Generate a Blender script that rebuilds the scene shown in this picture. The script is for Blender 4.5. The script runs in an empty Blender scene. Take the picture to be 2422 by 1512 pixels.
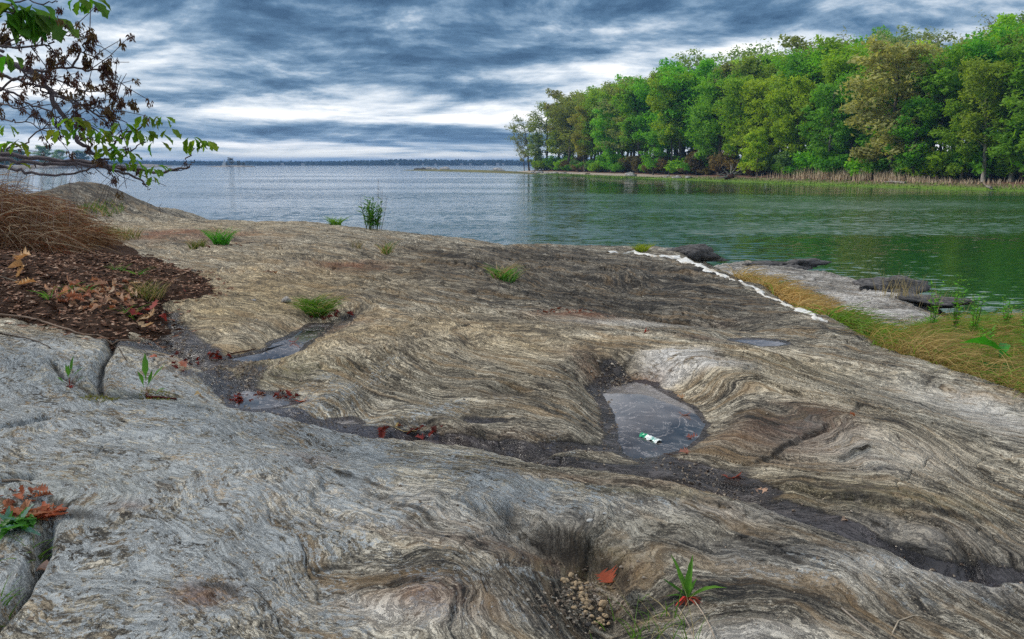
import bpy, math, random
import numpy as np
from mathutils import Vector, Matrix, noise as mnoise

# ------------------------------------------------------------------ camera, sky, sun, exposure
SC = bpy.context.scene
COL = SC.collection
HE, FPX, PITCH = 3.1, 1901.0, math.radians(10.95)     # eye height over the water, focal length for a 2422 px wide frame
cam_d = bpy.data.cameras.new('camera')
cam = bpy.data.objects.new('camera', cam_d)
COL.objects.link(cam)
cam.location = (0, 0, HE)
cam.rotation_euler = (math.pi / 2 - PITCH, 0, 0)
cam_d.sensor_width = 36
cam_d.lens = 36 * FPX / 2422
cam_d.clip_start = 0.05
cam_d.clip_end = 20000
SC.camera = cam
SC.cycles.use_denoising = False
SC.view_settings.view_transform = 'Standard'
SC.view_settings.look = 'None'
SC.view_settings.exposure = 0.38
SC.view_settings.gamma = 1
SC.view_settings.use_curve_mapping = False
SUN_EL, SUN_AZ = math.radians(36), math.radians(-68)  # azimuth from +Y, negative to the left


class G:
    """short node-tree writer"""
    def __init__(s, nt):
        s.nt = nt
        nt.nodes.clear()

    def n(s, t, **kw):
        o = s.nt.nodes.new(t)
        for k, v in kw.items():
            setattr(o, k, v)
        return o

    def put(s, sock, v):
        if isinstance(v, bpy.types.NodeSocket):
            s.nt.links.new(v, sock)
        elif v is not None:
            if hasattr(sock.default_value, '__len__') and not hasattr(v, '__len__'):
                v = [v] * len(sock.default_value)
            if hasattr(v, '__len__') and len(sock.default_value) == 4 and len(v) == 3:
                v = (*v, 1)
            sock.default_value = v

    def m(s, op, a, b=None, c=None, clamp=False):
        o = s.n('ShaderNodeMath', operation=op, use_clamp=clamp)
        s.put(o.inputs[0], a); s.put(o.inputs[1], b); s.put(o.inputs[2], c)
        return o.outputs[0]

    def vm(s, op, a, b=None):
        o = s.n('ShaderNodeVectorMath', operation=op)
        s.put(o.inputs[0], a)
        if b is not None:
            s.put(o.inputs[1], b)
        return o.outputs[0]

    def sep(s, v):
        o = s.n('ShaderNodeSeparateXYZ'); s.put(o.inputs[0], v)
        return o.outputs[0], o.outputs[1], o.outputs[2]

    def comb(s, x, y, z):
        o = s.n('ShaderNodeCombineXYZ')
        s.put(o.inputs[0], x); s.put(o.inputs[1], y); s.put(o.inputs[2], z)
        return o.outputs[0]

    def noise(s, vec, scale, detail=4, rough=.5, dist=0, color=False, lac=2):
        o = s.n('ShaderNodeTexNoise')
        s.put(o.inputs['Vector'], vec); s.put(o.inputs['Scale'], scale); s.put(o.inputs['Detail'], detail)
        s.put(o.inputs['Roughness'], rough); s.put(o.inputs['Distortion'], dist); s.put(o.inputs['Lacunarity'], lac)
        return o.outputs['Color' if color else 'Fac']

    def voro(s, vec, scale, out='Distance', feature='F1', rand=1):
        o = s.n('ShaderNodeTexVoronoi', feature=feature)
        s.put(o.inputs['Vector'], vec); s.put(o.inputs['Scale'], scale); s.put(o.inputs['Randomness'], rand)
        return o.outputs[out]

    def ramp(s, f, stops, interp='LINEAR'):
        o = s.n('ShaderNodeValToRGB')
        cr = o.color_ramp
        cr.interpolation = interp
        while len(cr.elements) < len(stops):
            cr.elements.new(.5)
        for e, (p, c) in zip(cr.elements, stops):
            e.position = p
            e.color = (c, c, c, 1) if not hasattr(c, '__len__') else (*c[:3], 1)
        s.put(o.inputs[0], f)
        return o.outputs[0]

    def sm(s, v, a, b, lo=0, hi=1):
        o = s.n('ShaderNodeMapRange', interpolation_type='SMOOTHSTEP')
        s.put(o.inputs[0], v); s.put(o.inputs[1], a); s.put(o.inputs[2], b); s.put(o.inputs[3], lo); s.put(o.inputs[4], hi)
        return o.outputs[0]

    def mix(s, f, a, b, mode='MIX'):
        o = s.n('ShaderNodeMix', data_type='RGBA', blend_type=mode)
        s.put(o.inputs[0], f); s.put(o.inputs[6], a); s.put(o.inputs[7], b)
        return o.outputs[2]

    def attr(s, name):
        o = s.n('ShaderNodeAttribute', attribute_name=name)
        return o


world = bpy.data.worlds.new('World')
SC.world = world
world.use_nodes = True
g = G(world.node_tree)
d = g.n('ShaderNodeTexCoord').outputs['Generated']
dx, dy, dz = g.sep(d)
zc = g.m('MAXIMUM', dz, 0.0)
hl = g.m('MAXIMUM', g.m('SQRT', g.m('ADD', g.m('MULTIPLY', dx, dx), g.m('MULTIPLY', dy, dy))), .05)
hx, hy = g.m('DIVIDE', dx, hl), g.m('DIVIDE', dy, hl)
q = g.m('LOGARITHM', g.m('ADD', zc, .03), math.e)
cv = g.comb(g.m('MULTIPLY', hx, 3.6), g.m('MULTIPLY', hy, 3.6), g.m('MULTIPLY', q, 2.1))
n_big = g.noise(g.vm('ADD', cv, (5.3, 2.2, 0)), .62, 3, .5, .35)
n_mid = g.noise(g.vm('ADD', cv, (3.1, 7.7, 1.9)), 1.35, 10, .63, .3)
n_str = g.noise(g.comb(g.m('MULTIPLY', hx, 1.0), g.m('MULTIPLY', hy, 1.0), g.m('MULTIPLY', q, 8.5)), 1.6, 4, .55, .3)
# mean brightness of the cloud decks over height (q): pale strip, blue-grey deck, white breaks, heavy dark deck above
qq = g.m('DIVIDE', g.m('ADD', q, 3.55), 3.6)
mean = g.ramp(qq, [(0, .86), (.13, .84), (.185, .62), (.235, .42), (.285, .58), (.345, .64), (.40, .50), (.44, .54), (.475, .32), (.55, .15), (.63, .20), (.78, .36), (1, .38)])
side = g.m('MULTIPLY', g.sm(hx, -.05, .30), g.sm(q, -2.0, -1.75))
gap = g.m('MULTIPLY', g.sm(g.m('ABSOLUTE', g.m('ADD', hx, .27)), .30, .02), g.sm(g.m('ABSOLUTE', g.m('ADD', q, 2.35)), .42, .05))
n_up = g.noise(g.vm('ADD', cv, (3.1, 7.7, 2.16)), 1.35, 6, .60, .3)       # the same puffs a little higher: lit tops, grey bellies
b = g.m('ADD', mean, g.m('MULTIPLY', g.m('SUBTRACT', n_big, .5), 1.25))
b = g.m('ADD', b, g.m('MULTIPLY', g.m('SUBTRACT', n_mid, .5), .95))
b = g.m('ADD', b, g.m('MULTIPLY', g.m('SUBTRACT', n_mid, n_up), 1.5))
b = g.m('ADD', b, g.m('MULTIPLY', g.m('SUBTRACT', n_str, .5), .28))
b = g.m('ADD', b, g.m('MULTIPLY', side, .30))
b = g.m('ADD', b, g.m('MULTIPLY', gap, .22))
cl = g.ramp(b, [(0, (.035, .085, .165)), (.2, (.08, .16, .27)), (.38, (.20, .30, .42)), (.55, (.47, .55, .64)), (.70, (.70, .75, .80)), (.86, (.94, .95, .96)), (1, (1.12, 1.12, 1.11))])
cl = g.mix(g.sm(q, -2.85, -3.3, 0, .6), cl, g.mix(1, cl, (1.12, 1.06, .84), 'MULTIPLY'))
sky = g.n('ShaderNodeTexSky', sky_type='NISHITA', sun_disc=False)
sky.sun_elevation = SUN_EL
sky.sun_rotation = SUN_AZ
bg1 = g.n('ShaderNodeBackground'); g.put(bg1.inputs[0], sky.outputs[0]); bg1.inputs[1].default_value = .06
bg2 = g.n('ShaderNodeBackground'); g.put(bg2.inputs[0], cl); bg2.inputs[1].default_value = 1.0
mx = g.n('ShaderNodeMixShader'); mx.inputs[0].default_value = .93
g.nt.links.new(bg1.outputs[0], mx.inputs[1]); g.nt.links.new(bg2.outputs[0], mx.inputs[2])
wo = g.n('ShaderNodeOutputWorld')
g.nt.links.new(mx.outputs[0], wo.inputs[0])

sl = bpy.data.lights.new('sun', 'SUN')
sl.energy = 2.3
sl.angle = math.radians(10)
sl.color = (1, .95, .87)
sun = bpy.data.objects.new('sun', sl)
COL.objects.link(sun)
sd_ = Vector((math.sin(SUN_AZ) * math.cos(SUN_EL), math.cos(SUN_AZ) * math.cos(SUN_EL), math.sin(SUN_EL)))
sun.rotation_euler = sd_.to_track_quat('Z', 'Y').to_euler()
sun.location = (-20, 30, 40)

# ------------------------------------------------------------------ helpers
R = random.Random(7)
RNG = np.random.default_rng(11)
CP, SP = math.cos(PITCH), math.sin(PITCH)


def ray(u, v):
    x, yv = u - 1211.0, 756.0 - v
    return Vector((x, FPX * CP + yv * SP, -FPX * SP + yv * CP))


def at_z(u, v, z):
    r = ray(u, v); t = (z - HE) / r.z
    return Vector((r.x * t, r.y * t, z))


def at_y(u, v, y):
    r = ray(u, v); t = y / r.y
    return Vector((r.x * t, y, HE + r.z * t))


def proj(p):
    x, y, z = p[0], p[1], p[2] - HE
    dep = y * CP - z * SP
    return 1211 + FPX * x / dep, 756 - FPX * (y * SP + z * CP) / dep


_perm = np.random.default_rng(3).permutation(4096).astype(np.int64)
_ang = np.random.default_rng(5).random(4096) * 2 * np.pi
_gx, _gy = np.cos(_ang), np.sin(_ang)


def perlin(x, y, seed=0):
    x = np.asarray(x, float) + seed * 17.31; y = np.asarray(y, float) - seed * 9.77
    xi, yi = np.floor(x).astype(np.int64), np.floor(y).astype(np.int64)
    xf, yf = x - xi, y - yi

    def gr(ix, iy, fx, fy):
        h = _perm[(_perm[ix & 4095] + iy) & 4095]
        return _gx[h] * fx + _gy[h] * fy
    ux, uy = xf * xf * xf * (xf * (xf * 6 - 15) + 10), yf * yf * yf * (yf * (yf * 6 - 15) + 10)
    a = gr(xi, yi, xf, yf); b_ = gr(xi + 1, yi, xf - 1, yf)
    c = gr(xi, yi + 1, xf, yf - 1); e = gr(xi + 1, yi + 1, xf - 1, yf - 1)
    return ((a + ux * (b_ - a)) * (1 - uy) + (c + ux * (e - c)) * uy) * 1.4


def fbm(x, y, o=4, seed=0, gain=.5, lac=2.03):
    s, a, t = 0, 1, 0
    for i in range(o):
        s = s + a * perlin(x, y, seed + i * 3); t += a
        x, y = x * lac, y * lac; a *= gain
    return s / t


def sstep(a, b, x):
    t = np.clip((x - a) / (b - a), 0, 1)
    return t * t * (3 - 2 * t)


def new_mesh(name, V, Fs, smooth=True):
    """V (n,3), Fs: array (m,3|4) or a list of such arrays"""
    me = bpy.data.meshes.new(name)
    V = np.ascontiguousarray(V, dtype=np.float32)
    if not isinstance(Fs, list) or not isinstance(Fs[0], np.ndarray):
        Fs = [np.asarray(Fs)]
    Fs = [np.asarray(f, dtype=np.int32) for f in Fs if len(f)]
    lens = np.concatenate([np.full(len(f), f.shape[1], np.int32) for f in Fs])
    idx = np.concatenate([f.ravel() for f in Fs])
    me.vertices.add(len(V)); me.vertices.foreach_set('co', V.ravel())
    me.loops.add(len(idx)); me.loops.foreach_set('vertex_index', idx)
    me.polygons.add(len(lens))
    st = np.zeros(len(lens), np.int32); st[1:] = np.cumsum(lens)[:-1]
    me.polygons.foreach_set('loop_start', st)
    me.polygons.foreach_set('use_smooth', np.full(len(lens), smooth))
    me.update(calc_edges=True)
    return me


class MB:
    """collects vertices and faces of one mesh"""
    def __init__(s):
        s.v, s.f3, s.f4, s.n = [], [], [], 0

    def add(s, V, F):
        V = np.asarray(V, float).reshape(-1, 3); F = np.asarray(F, int)
        (s.f3 if F.shape[1] == 3 else s.f4).append(F + s.n)
        s.v.append(V); s.n += len(V)

    def tube(s, pts, rad, sides=6, cap=True):
        P = np.asarray([tuple(p) for p in pts], float)
        n = len(P)
        rad = np.broadcast_to(np.asarray(rad, float), (n,))
        T = np.gradient(P, axis=0)
        T /= np.linalg.norm(T, axis=1)[:, None] + 1e-9
        ref = np.array([0, 0, 1.0]) if abs(T[:, 2]).mean() < .8 else np.array([1.0, 0, 0])
        A = np.cross(T, ref); A /= np.linalg.norm(A, axis=1)[:, None] + 1e-9
        B = np.cross(T, A)
        th = np.linspace(0, 2 * np.pi, sides, endpoint=False)
        V = P[:, None] + rad[:, None, None] * (np.cos(th)[None, :, None] * A[:, None] + np.sin(th)[None, :, None] * B[:, None])
        i, j = np.meshgrid(np.arange(n - 1), np.arange(sides), indexing='ij')
        k = (j + 1) % sides
        F = np.stack([i * sides + j, i * sides + k, (i + 1) * sides + k, (i + 1) * sides + j], -1).reshape(-1, 4)
        s.add(V.reshape(-1, 3), F)
        if cap:
            base = s.n - n * sides
            for r0 in (0, (n - 1) * sides):
                s.f3.append(np.array([[base + r0, base + r0 + a, base + r0 + a + 1] for a in range(1, sides - 1)]))

    def ribbon(s, pts, wid, up=None):
        """thin blade: strip along pts; wid per point"""
        P = np.asarray([tuple(p) for p in pts], float); n = len(P)
        T = np.gradient(P, axis=0)
        a = up if up is not None else np.array([R.uniform(-1, 1), R.uniform(-1, 1), .1])
        S = np.cross(T, a); S /= np.linalg.norm(S, axis=1)[:, None] + 1e-9
        W = np.broadcast_to(np.asarray(wid, float), (n,))[:, None] * .5
        V = np.concatenate([P - S * W, P + S * W])
        i = np.arange(n - 1)
        s.add(V, np.stack([i, i + 1, n + i + 1, n + i], -1))

    def mesh(s, name, smooth=True):
        return new_mesh(name, np.concatenate(s.v), [np.concatenate(f) for f in (s.f3, s.f4) if f], smooth)


def link(name, me, mat=None, parent=None, loc=None, color=None):
    o = bpy.data.objects.new(name, me)
    COL.objects.link(o)
    if me is not None and mat is not None and not me.materials:
        me.materials.append(mat)
    if parent is not None:
        o.parent = parent
    if loc is not None:
        o.location = loc
    if color is not None:
        o.color = (*color, 1)
    return o


def tag(o, label=None, cat=None, group=None, kind=None):
    for k, v in (('label', label), ('category', cat), ('group', group), ('kind', kind)):
        if v:
            o[k] = v
    return o


def thing(name, label, cat, loc=(0, 0, 0), rz=0, group=None):
    o = bpy.data.objects.new(name, None)
    COL.objects.link(o)
    o.location = loc; o.rotation_euler = (0, 0, rz); o.empty_display_size = .1
    return tag(o, label, cat, group)


def pbsdf(g, color, rough=.8, spec=.3, normal=None, **kw):
    p = g.n('ShaderNodeBsdfPrincipled')
    g.put(p.inputs['Base Color'], color); g.put(p.inputs['Roughness'], rough)
    g.put(p.inputs['Specular IOR Level'], spec)
    if normal is not None:
        g.put(p.inputs['Normal'], normal)
    for k, v in kw.items():
        g.put(p.inputs[k], v)
    return p.outputs[0]


def mat_new(name):
    m = bpy.data.materials.new(name)
    m.use_nodes = True
    return m, G(m.node_tree)


def out(g, sh, disp=None):
    o = g.n('ShaderNodeOutputMaterial')
    g.nt.links.new(sh, o.inputs[0])


def bump(g, h, strength=.5, dist=.01):
    b_ = g.n('ShaderNodeBump')
    b_.inputs['Strength'].default_value = strength; b_.inputs['Distance'].default_value = dist
    g.put(b_.inputs['Height'], h)
    return b_.outputs[0]


def simple_mat(name, c0, c1, scale=20, rough=.8, stretch=(1, 1, 1), spec=.25, bmp=0.0):
    m, g = mat_new(name)
    tc = g.n('ShaderNodeTexCoord').outputs['Object']
    nz = g.noise(g.vm('MULTIPLY', tc, stretch), scale, 5, .6)
    col = g.mix(g.sm(nz, .32, .68), c0, c1)
    out(g, pbsdf(g, col, rough, spec, bump(g, nz, bmp, .02) if bmp else None))
    return m


def leaf_mat(name, trans=.4, rough=.55, varscale=2.0, varamp=.35, fromcolor=True, c=(.1, .2, .03), tint=(1.25, 1.2, .6), boost=1.0):
    """foliage: object colour with hue drift in the thing's own space; light passes through"""
    m, g = mat_new(name)
    tc = g.n('ShaderNodeTexCoord').outputs['Object']
    oi = g.n('ShaderNodeObjectInfo')
    nz = g.noise(tc, varscale, 3, .6)
    nz2 = g.noise(tc, varscale * 9, 2, .6)
    base = oi.outputs['Color'] if fromcolor else c
    f = g.m('ADD', g.m('MULTIPLY', g.m('SUBTRACT', nz, .5), 2 * varamp * 1.6), g.m('MULTIPLY', g.m('SUBTRACT', nz2, .5), varamp * 1.6))
    f = g.m('MULTIPLY', g.m('ADD', f, 1.0), boost)
    col = g.mix(1, base, g.comb(f, f, f), 'MULTIPLY')
    df = pbsdf(g, col, rough, .25)
    tr = g.n('ShaderNodeBsdfTranslucent')
    g.put(tr.inputs[0], g.mix(1, col, tint, 'MULTIPLY'))
    mx = g.n('ShaderNodeMixShader'); mx.inputs[0].default_value = trans
    g.nt.links.new(df, mx.inputs[1]); g.nt.links.new(tr.outputs[0], mx.inputs[2])
    out(g, mx.outputs[0])
    return m

# ------------------------------------------------------------------ bedrock: one height field in world x, y
ANCH = [(-300, 1512, 1.52), (0, 1512, 1.5), (600, 1512, 1.5), (1211, 1512, 1.46), (1800, 1512, 1.44), (2422, 1512, 1.36), (2800, 1512, 1.25),
        (-300, 1250, 1.62), (0, 1250, 1.58), (600, 1250, 1.57), (1211, 1250, 1.5), (1800, 1250, 1.43), (2422, 1250, 1.27), (2800, 1250, 1.15),
        (-300, 1000, 1.75), (0, 1000, 1.70), (500, 1000, 1.58), (1000, 1000, 1.48), (1500, 1000, 1.43), (2000, 1000, 1.42), (2422, 1000, 1.30),
        (0, 830, 1.76), (260, 850, 1.66), (500, 850, 1.52), (1000, 850, 1.56), (1500, 850, 1.48), (2000, 850, 1.40),
        (300, 720, 1.66), (600, 700, 1.62), (1000, 700, 1.56), (1500, 700, 1.44), (1900, 745, 1.40),
        (200, 600, 1.75), (500, 620, 1.70), (1000, 620, 1.60), (1450, 640, 1.44),
        (0, 520, 1.9), (200, 512, 1.85), (350, 516, 1.84), (600, 525, 1.80), (900, 540, 1.74), (1100, 560, 1.66), (1300, 578, 1.57), (1480, 588, 1.50), (1600, 606, 1.44), (1720, 650, 1.43), (1850, 706, 1.42)]
AP = np.array([tuple(at_z(*a)) for a in ANCH])
AQ = np.stack([AP[:, 0] / AP[:, 1] * 1.6, np.log(AP[:, 1])], 1)


def _tpsk(r2):
    return r2 * np.log(r2 + 1e-9)


_n = len(AP)
_K = _tpsk(((AQ[:, None] - AQ[None]) ** 2).sum(-1)) + np.eye(_n) * .02
_Pm = np.c_[np.ones(_n), AQ]
_A = np.zeros((_n + 3, _n + 3)); _A[:_n, :_n] = _K; _A[:_n, _n:] = _Pm; _A[_n:, :_n] = _Pm.T
_W = np.linalg.solve(_A, np.r_[AP[:, 2], 0, 0, 0])


def tps(x, y):
    a = np.clip(x / y, -1.2, 1.1) * 1.6; l = np.log(np.clip(y, 1.5, 24))
    z = _W[_n] + _W[_n + 1] * a + _W[_n + 2] * l
    for i in range(_n):
        z = z + _W[i] * _tpsk((a - AQ[i, 0]) ** 2 + (l - AQ[i, 1]) ** 2)
    return z


def tps_pt(u, v):
    """pixel of the photograph -> place on the smooth rock"""
    z = 1.55
    for _ in range(14):
        p = at_z(u, v, z)
        if p.y > 40 or p.y < 0:
            p = at_y(u, v, 20)
        z = .5 * z + .5 * float(tps(np.array(p.x), np.array(p.y)))
    p = at_z(u, v, z)
    return np.array([p.x, p.y])


# outline of the upper platform in plan (crest, then the right-hand edge)
EDGE_PX = [(350, 512), (600, 523), (740, 521), (900, 541), (1100, 562), (1180, 578), (1300, 577), (1480, 586), (1600, 602), (1720, 648), (1850, 704), (1960, 752), (2100, 820), (2250, 868), (2422, 920)]
_edge = [np.array([-40, 33.0]), np.array([-15, 27.0]), np.array([-10.2, 23.8])] + [tps_pt(u, v) for u, v in EDGE_PX] + [np.array([5.2, 3.2]), np.array([7.5, -2.0])]
EDGE = np.array(_edge)


def poly_sd(x, y, P, closed=False):
    """signed distance to a polyline (positive on its right-hand side), and the parameter along it"""
    best = np.full(np.shape(x), 1e9); sg = np.ones(np.shape(x)); tt = np.zeros(np.shape(x))
    n = len(P)
    seg = np.linalg.norm(np.diff(P, axis=0), axis=1); tot = seg.sum(); acc = 0
    for i in range(n - 1):
        a, b_ = P[i], P[i + 1]
        e = b_ - a; L2 = e @ e + 1e-12
        t = np.clip(((x - a[0]) * e[0] + (y - a[1]) * e[1]) / L2, 0, 1)
        ddx, ddy = x - a[0] - t * e[0], y - a[1] - t * e[1]
        d2 = ddx * ddx + ddy * ddy
        s = np.where(e[1] * ddx - e[0] * ddy >= 0, 1.0, -1.0)
        m = d2 < best - 1e-12
        best = np.where(m, d2, best); sg = np.where(m, s, sg); tt = np.where(m, (acc + t * seg[i]) / tot, tt)
        acc += seg[i]
    return np.sqrt(best) * sg, tt


_poly_all = poly_sd


def poly_near(x, y, P, margin):
    """poly_sd only where it matters: elsewhere the distance is just large"""
    x, y = np.broadcast_arrays(x, y)
    m = (x > P[:, 0].min() - margin) & (x < P[:, 0].max() + margin) & (y > P[:, 1].min() - margin) & (y < P[:, 1].max() + margin)
    dd = np.full(x.shape, 99.0); tt = np.zeros(x.shape)
    if m.any():
        dd[m], tt[m] = poly_sd(x[m], y[m], P)
    return dd, tt


def in_poly(x, y, P):
    r = np.zeros(np.shape(x), bool); n = len(P)
    for i in range(n):
        a, b_ = P[i], P[(i + 1) % n]
        c = ((a[1] > y) != (b_[1] > y)) & (x < (b_[0] - a[0]) * (y - a[1]) / (b_[1] - a[1] + 1e-12) + a[0])
        r ^= c
    return r


def closed_sd(x, y, P):
    d_, _ = poly_sd(x, y, np.vstack([P, P[:1]]))
    return np.where(in_poly(x, y, P), -np.abs(d_), np.abs(d_))


def px(lst):
    return np.array([tps_pt(u, v) for u, v in lst])


# drainage grooves: (pixels, half width m, depth m, wetness)
GROOVES = [
    ([(330, 770), (400, 810), (470, 855), (520, 895), (560, 930), (640, 965), (740, 985), (830, 1005), (1000, 1028), (1200, 1052), (1330, 1085), (1500, 1110), (1700, 1150), (1900, 1212), (2150, 1290), (2422, 1370), (2700, 1480)], .115, .075, .95),
    ([(390, 745), (410, 790), (470, 840)], .22, .08, .8),
    ([(500, 850), (600, 838), (700, 805), (770, 765), (840, 738)], .20, .05, .5),
    ([(560, 930), (600, 880), (540, 860)], .16, .05, .5),
    ([(1560, 1075), (1640, 1100), (1760, 1150)], .18, .05, .9),
    ([(1435, 880), (1400, 900), (1430, 950), (1445, 1010), (1420, 1045), (1330, 1050), (1250, 1060)], .09, .06, .75),
    ([(1440, 870), (1500, 900)], .14, .07, .8),
    ([(1180, 945), (1240, 945)], .10, .05, .5),
    ([(1100, 995), (1190, 1000)], .08, .03, .6),
    ([(880, 600), (1100, 640), (1250, 668), (1400, 700), (1560, 740), (1700, 752)], .45, .10, .25),
    ([(1480, 735), (1700, 760), (1900, 790), (2050, 800)], .22, .05, .35),
    ([(1730, 800), (1880, 815)], .18, .05, .3),
]
# scarps: (pixels left to right, drop m on the camera side, steep width, gentle width)
SCARPS = [
    ([(1040, 1188), (1120, 1196), (1200, 1203), (1300, 1245), (1400, 1278), (1470, 1298), (1508, 1340), (1495, 1392), (1450, 1430)], .16, .085, .20),
    ([(1230, 1062), (1330, 1100), (1450, 1143), (1600, 1180), (1800, 1228), (2000, 1275)], .05, .03, .30),
    ([(690, 965), (800, 985), (900, 993), (1030, 1010), (1150, 1028), (1250, 1045)], .055, .04, .25),
    ([(745, 1062), (752, 1080), (735, 1105), (700, 1138)], .035, .02, .12),
    ([(440, 1400), (500, 1386), (560, 1396), (600, 1412)], .035, .015, .12),
    ([(690, 1372), (770, 1345), (830, 1338), (900, 1342)], .03, .02, .13),
    ([(930, 1380), (985, 1360), (1040, 1370)], .03, .02, .10),
    ([(800, 1155), (880, 1180), (1000, 1215), (1080, 1250), (1180, 1290)], .03, .02, .15),
    ([(700, 1110), (850, 1150), (960, 1200)], .02, .015, .10),
    ([(1700, 1088), (1770, 1102), (1850, 1078), (1960, 1020)], .06, .03, .22),
    ([(1078, 830), (1080, 800), (1100, 788), (1160, 782), (1240, 772)], .035, .02, .16),
    ([(700, 765), (760, 752), (800, 742), (850, 728), (880, 735)], .07, .05, .25),
    ([(560, 755), (620, 752), (720, 757)], .03, .02, .12),
    ([(440, 582), (520, 572), (620, 578), (720, 590)], .10, .08, .5),
    ([(330, 560), (430, 575), (520, 600)], .07, .08, .5),
    ([(740, 632), (830, 625), (950, 655), (1050, 668)], .13, .12, .6),
    ([(640, 600), (800, 608), (960, 628), (1100, 655)], .07, .08, .5),
    ([(800, 560), (950, 580), (1080, 600), (1200, 622), (1330, 645), (1440, 652)], .18, .2, .9),
    ([(900, 545), (1000, 562), (1150, 585), (1300, 600), (1450, 612)], .11, .15, .7),
    ([(960, 672), (1080, 682), (1170, 690), (1260, 706)], .09, .06, .35),
    ([(1230, 690), (1330, 702), (1420, 718), (1560, 735), (1700, 742)], .14, .15, .5),
    ([(1270, 640), (1400, 660), (1520, 680), (1650, 690)], .10, .1, .5),
    ([(1400, 610), (1520, 625), (1640, 650), (1760, 690)], .10, .1, .5),
    ([(600, 668), (640, 685), (660, 700)], .05, .05, .3),
    ([(1300, 765), (1360, 772), (1450, 780), (1560, 790)], .05, .05, .25),
    ([(1420, 880), (1470, 868), (1520, 858)], .05, .04, .2),
    ([(0, 1180), (120, 1195), (230, 1230), (330, 1260)], .05, .06, .2),
    ([(2000, 1005), (2040, 985), (2090, 990), (2120, 1020)], .03, .03, .15),
    ([(1840, 1150), (2000, 1180), (2200, 1210), (2422, 1240)], .06, .05, .25),
    ([(1560, 1235), (1700, 1262), (1900, 1320), (2100, 1375)], .03, .03, .2),
]
CRACKS = [([(265, 815), (262, 850), (245, 880), (235, 930), (225, 938)], .035, .08), ([(225, 938), (150, 905), (130, 885)], .03, .045), ([(225, 938), (300, 948), (350, 945), (420, 944)], .025, .05),
          ([(100, 1250), (98, 1300), (75, 1350), (40, 1410), (0, 1450), (-60, 1500)], .03, .13), ([(0, 1145), (80, 1140)], .03, .05), ([(-40, 1010), (60, 1000), (110, 990)], .03, .05)]
# domes and hollows: (u, v, radius x m, radius y m, height m)
DOMES = [(1080, 850, 1.5, 1.1, .17), (1830, 930, .9, .9, .10), (2050, 1050, .8, .6, .07), (1620, 1085, .4, .3, -.03), (520, 720, 1.0, .9, .07), (1350, 1170, 2.0, .35, .05),
         (120, 850, .8, .8, .10), (430, 1180, .9, .5, .04), (1750, 870, .5, .45, .08), (1620, 885, .35, .35, .05), (1600, 600, 1.0, .9, .05), (1400, 655, 1.6, .8, .10), 
         (1640, 602, .9, .8, .12), (480, 560, 2, 1.2, .10), (850, 640, 1.3, .9, .12), (1420, 1440, .2, .25, -.10), (1540, 1480, .4, .3, -.06), (1650, 1040, .25, .2, .03), (1370, 1400, .16, .2, -.06)]
GV = [(px(p), w, dp, wt) for p, w, dp, wt in GROOVES]
SV = [(px(p), dp, ws, wg) for p, dp, ws, wg in SCARPS]
CV = [(px(p), w, dp) for p, w, dp in CRACKS]
DV = [(tps_pt(u, v), rx, ry, h) for u, v, rx, ry, h in DOMES]
# the rock hump at the back left
DV += [(np.array([at_y(u, 470, y).x, y]), rx, ry, h) for u, y, rx, ry, h in [(205, 21.0, .95, 1.6, .42), (120, 20.5, 1.8, 1.8, .36), (258, 20.3, .7, 1.2, .34), (318, 19.6, .75, 1.0, .22)]]


def pool(pts, zl):
    return np.array([tuple(at_z(u, v, zl))[:2] for u, v in pts]), zl


def _plane_of(pts):
    c = np.mean(pts, axis=0); p = tps_pt(*c)
    return float(tps(np.array(p[0]), np.array(p[1])))


POOL_PX = {
    'big': [(1424, 932), (1440, 918), (1462, 911), (1500, 905), (1540, 913), (1575, 932), (1605, 948), (1640, 967), (1668, 1003), (1655, 1030), (1625, 1052), (1590, 1068), (1545, 1082), (1500, 1086), (1470, 1072), (1455, 1045), (1456, 1010), (1452, 985), (1436, 955)],
    'left': [(530, 850), (590, 856), (650, 855), (700, 838), (722, 812), (760, 790), (782, 768), (740, 768), (712, 784), (690, 800), (650, 812), (628, 832), (580, 842)],
    'leafy': [(545, 932), (556, 962), (600, 970), (650, 964), (695, 955), (660, 938), (620, 932), (585, 924)],
    'far': [(1735, 806), (1770, 812), (1800, 819), (1840, 819), (1862, 814), (1840, 808), (1800, 804), (1765, 803)],
    'slit': [(785, 998), (815, 1004), (850, 1002), (830, 994)],
}
POOLS = {k: pool(p, _plane_of(p) - (.05 if k == 'big' else .045)) for k, p in POOL_PX.items()}

EYES = [(1080, 860, 1.15, .85), (1900, 1060, .42, .40), (2080, 1040, .38, -.42), (1620, 930, .5, .35), (2250, 960, .5, .35), (1780, 930, .5, -.3), (850, 1370, .3, .28), (985, 1400, .22, -.22),
        (2330, 1120, .4, .3), (1400, 1350, .35, .3), (520, 740, .7, .3), (860, 640, .9, .5), (1500, 690, .9, .4), (330, 1180, .5, -.2), (1960, 900, .5, .4), (2200, 1180, .45, -.3), (1230, 960, .4, -.25), (640, 900, .3, .2)]
EV = [(tps_pt(u, v), r, h) for u, v, r, h in EYES]


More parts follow.
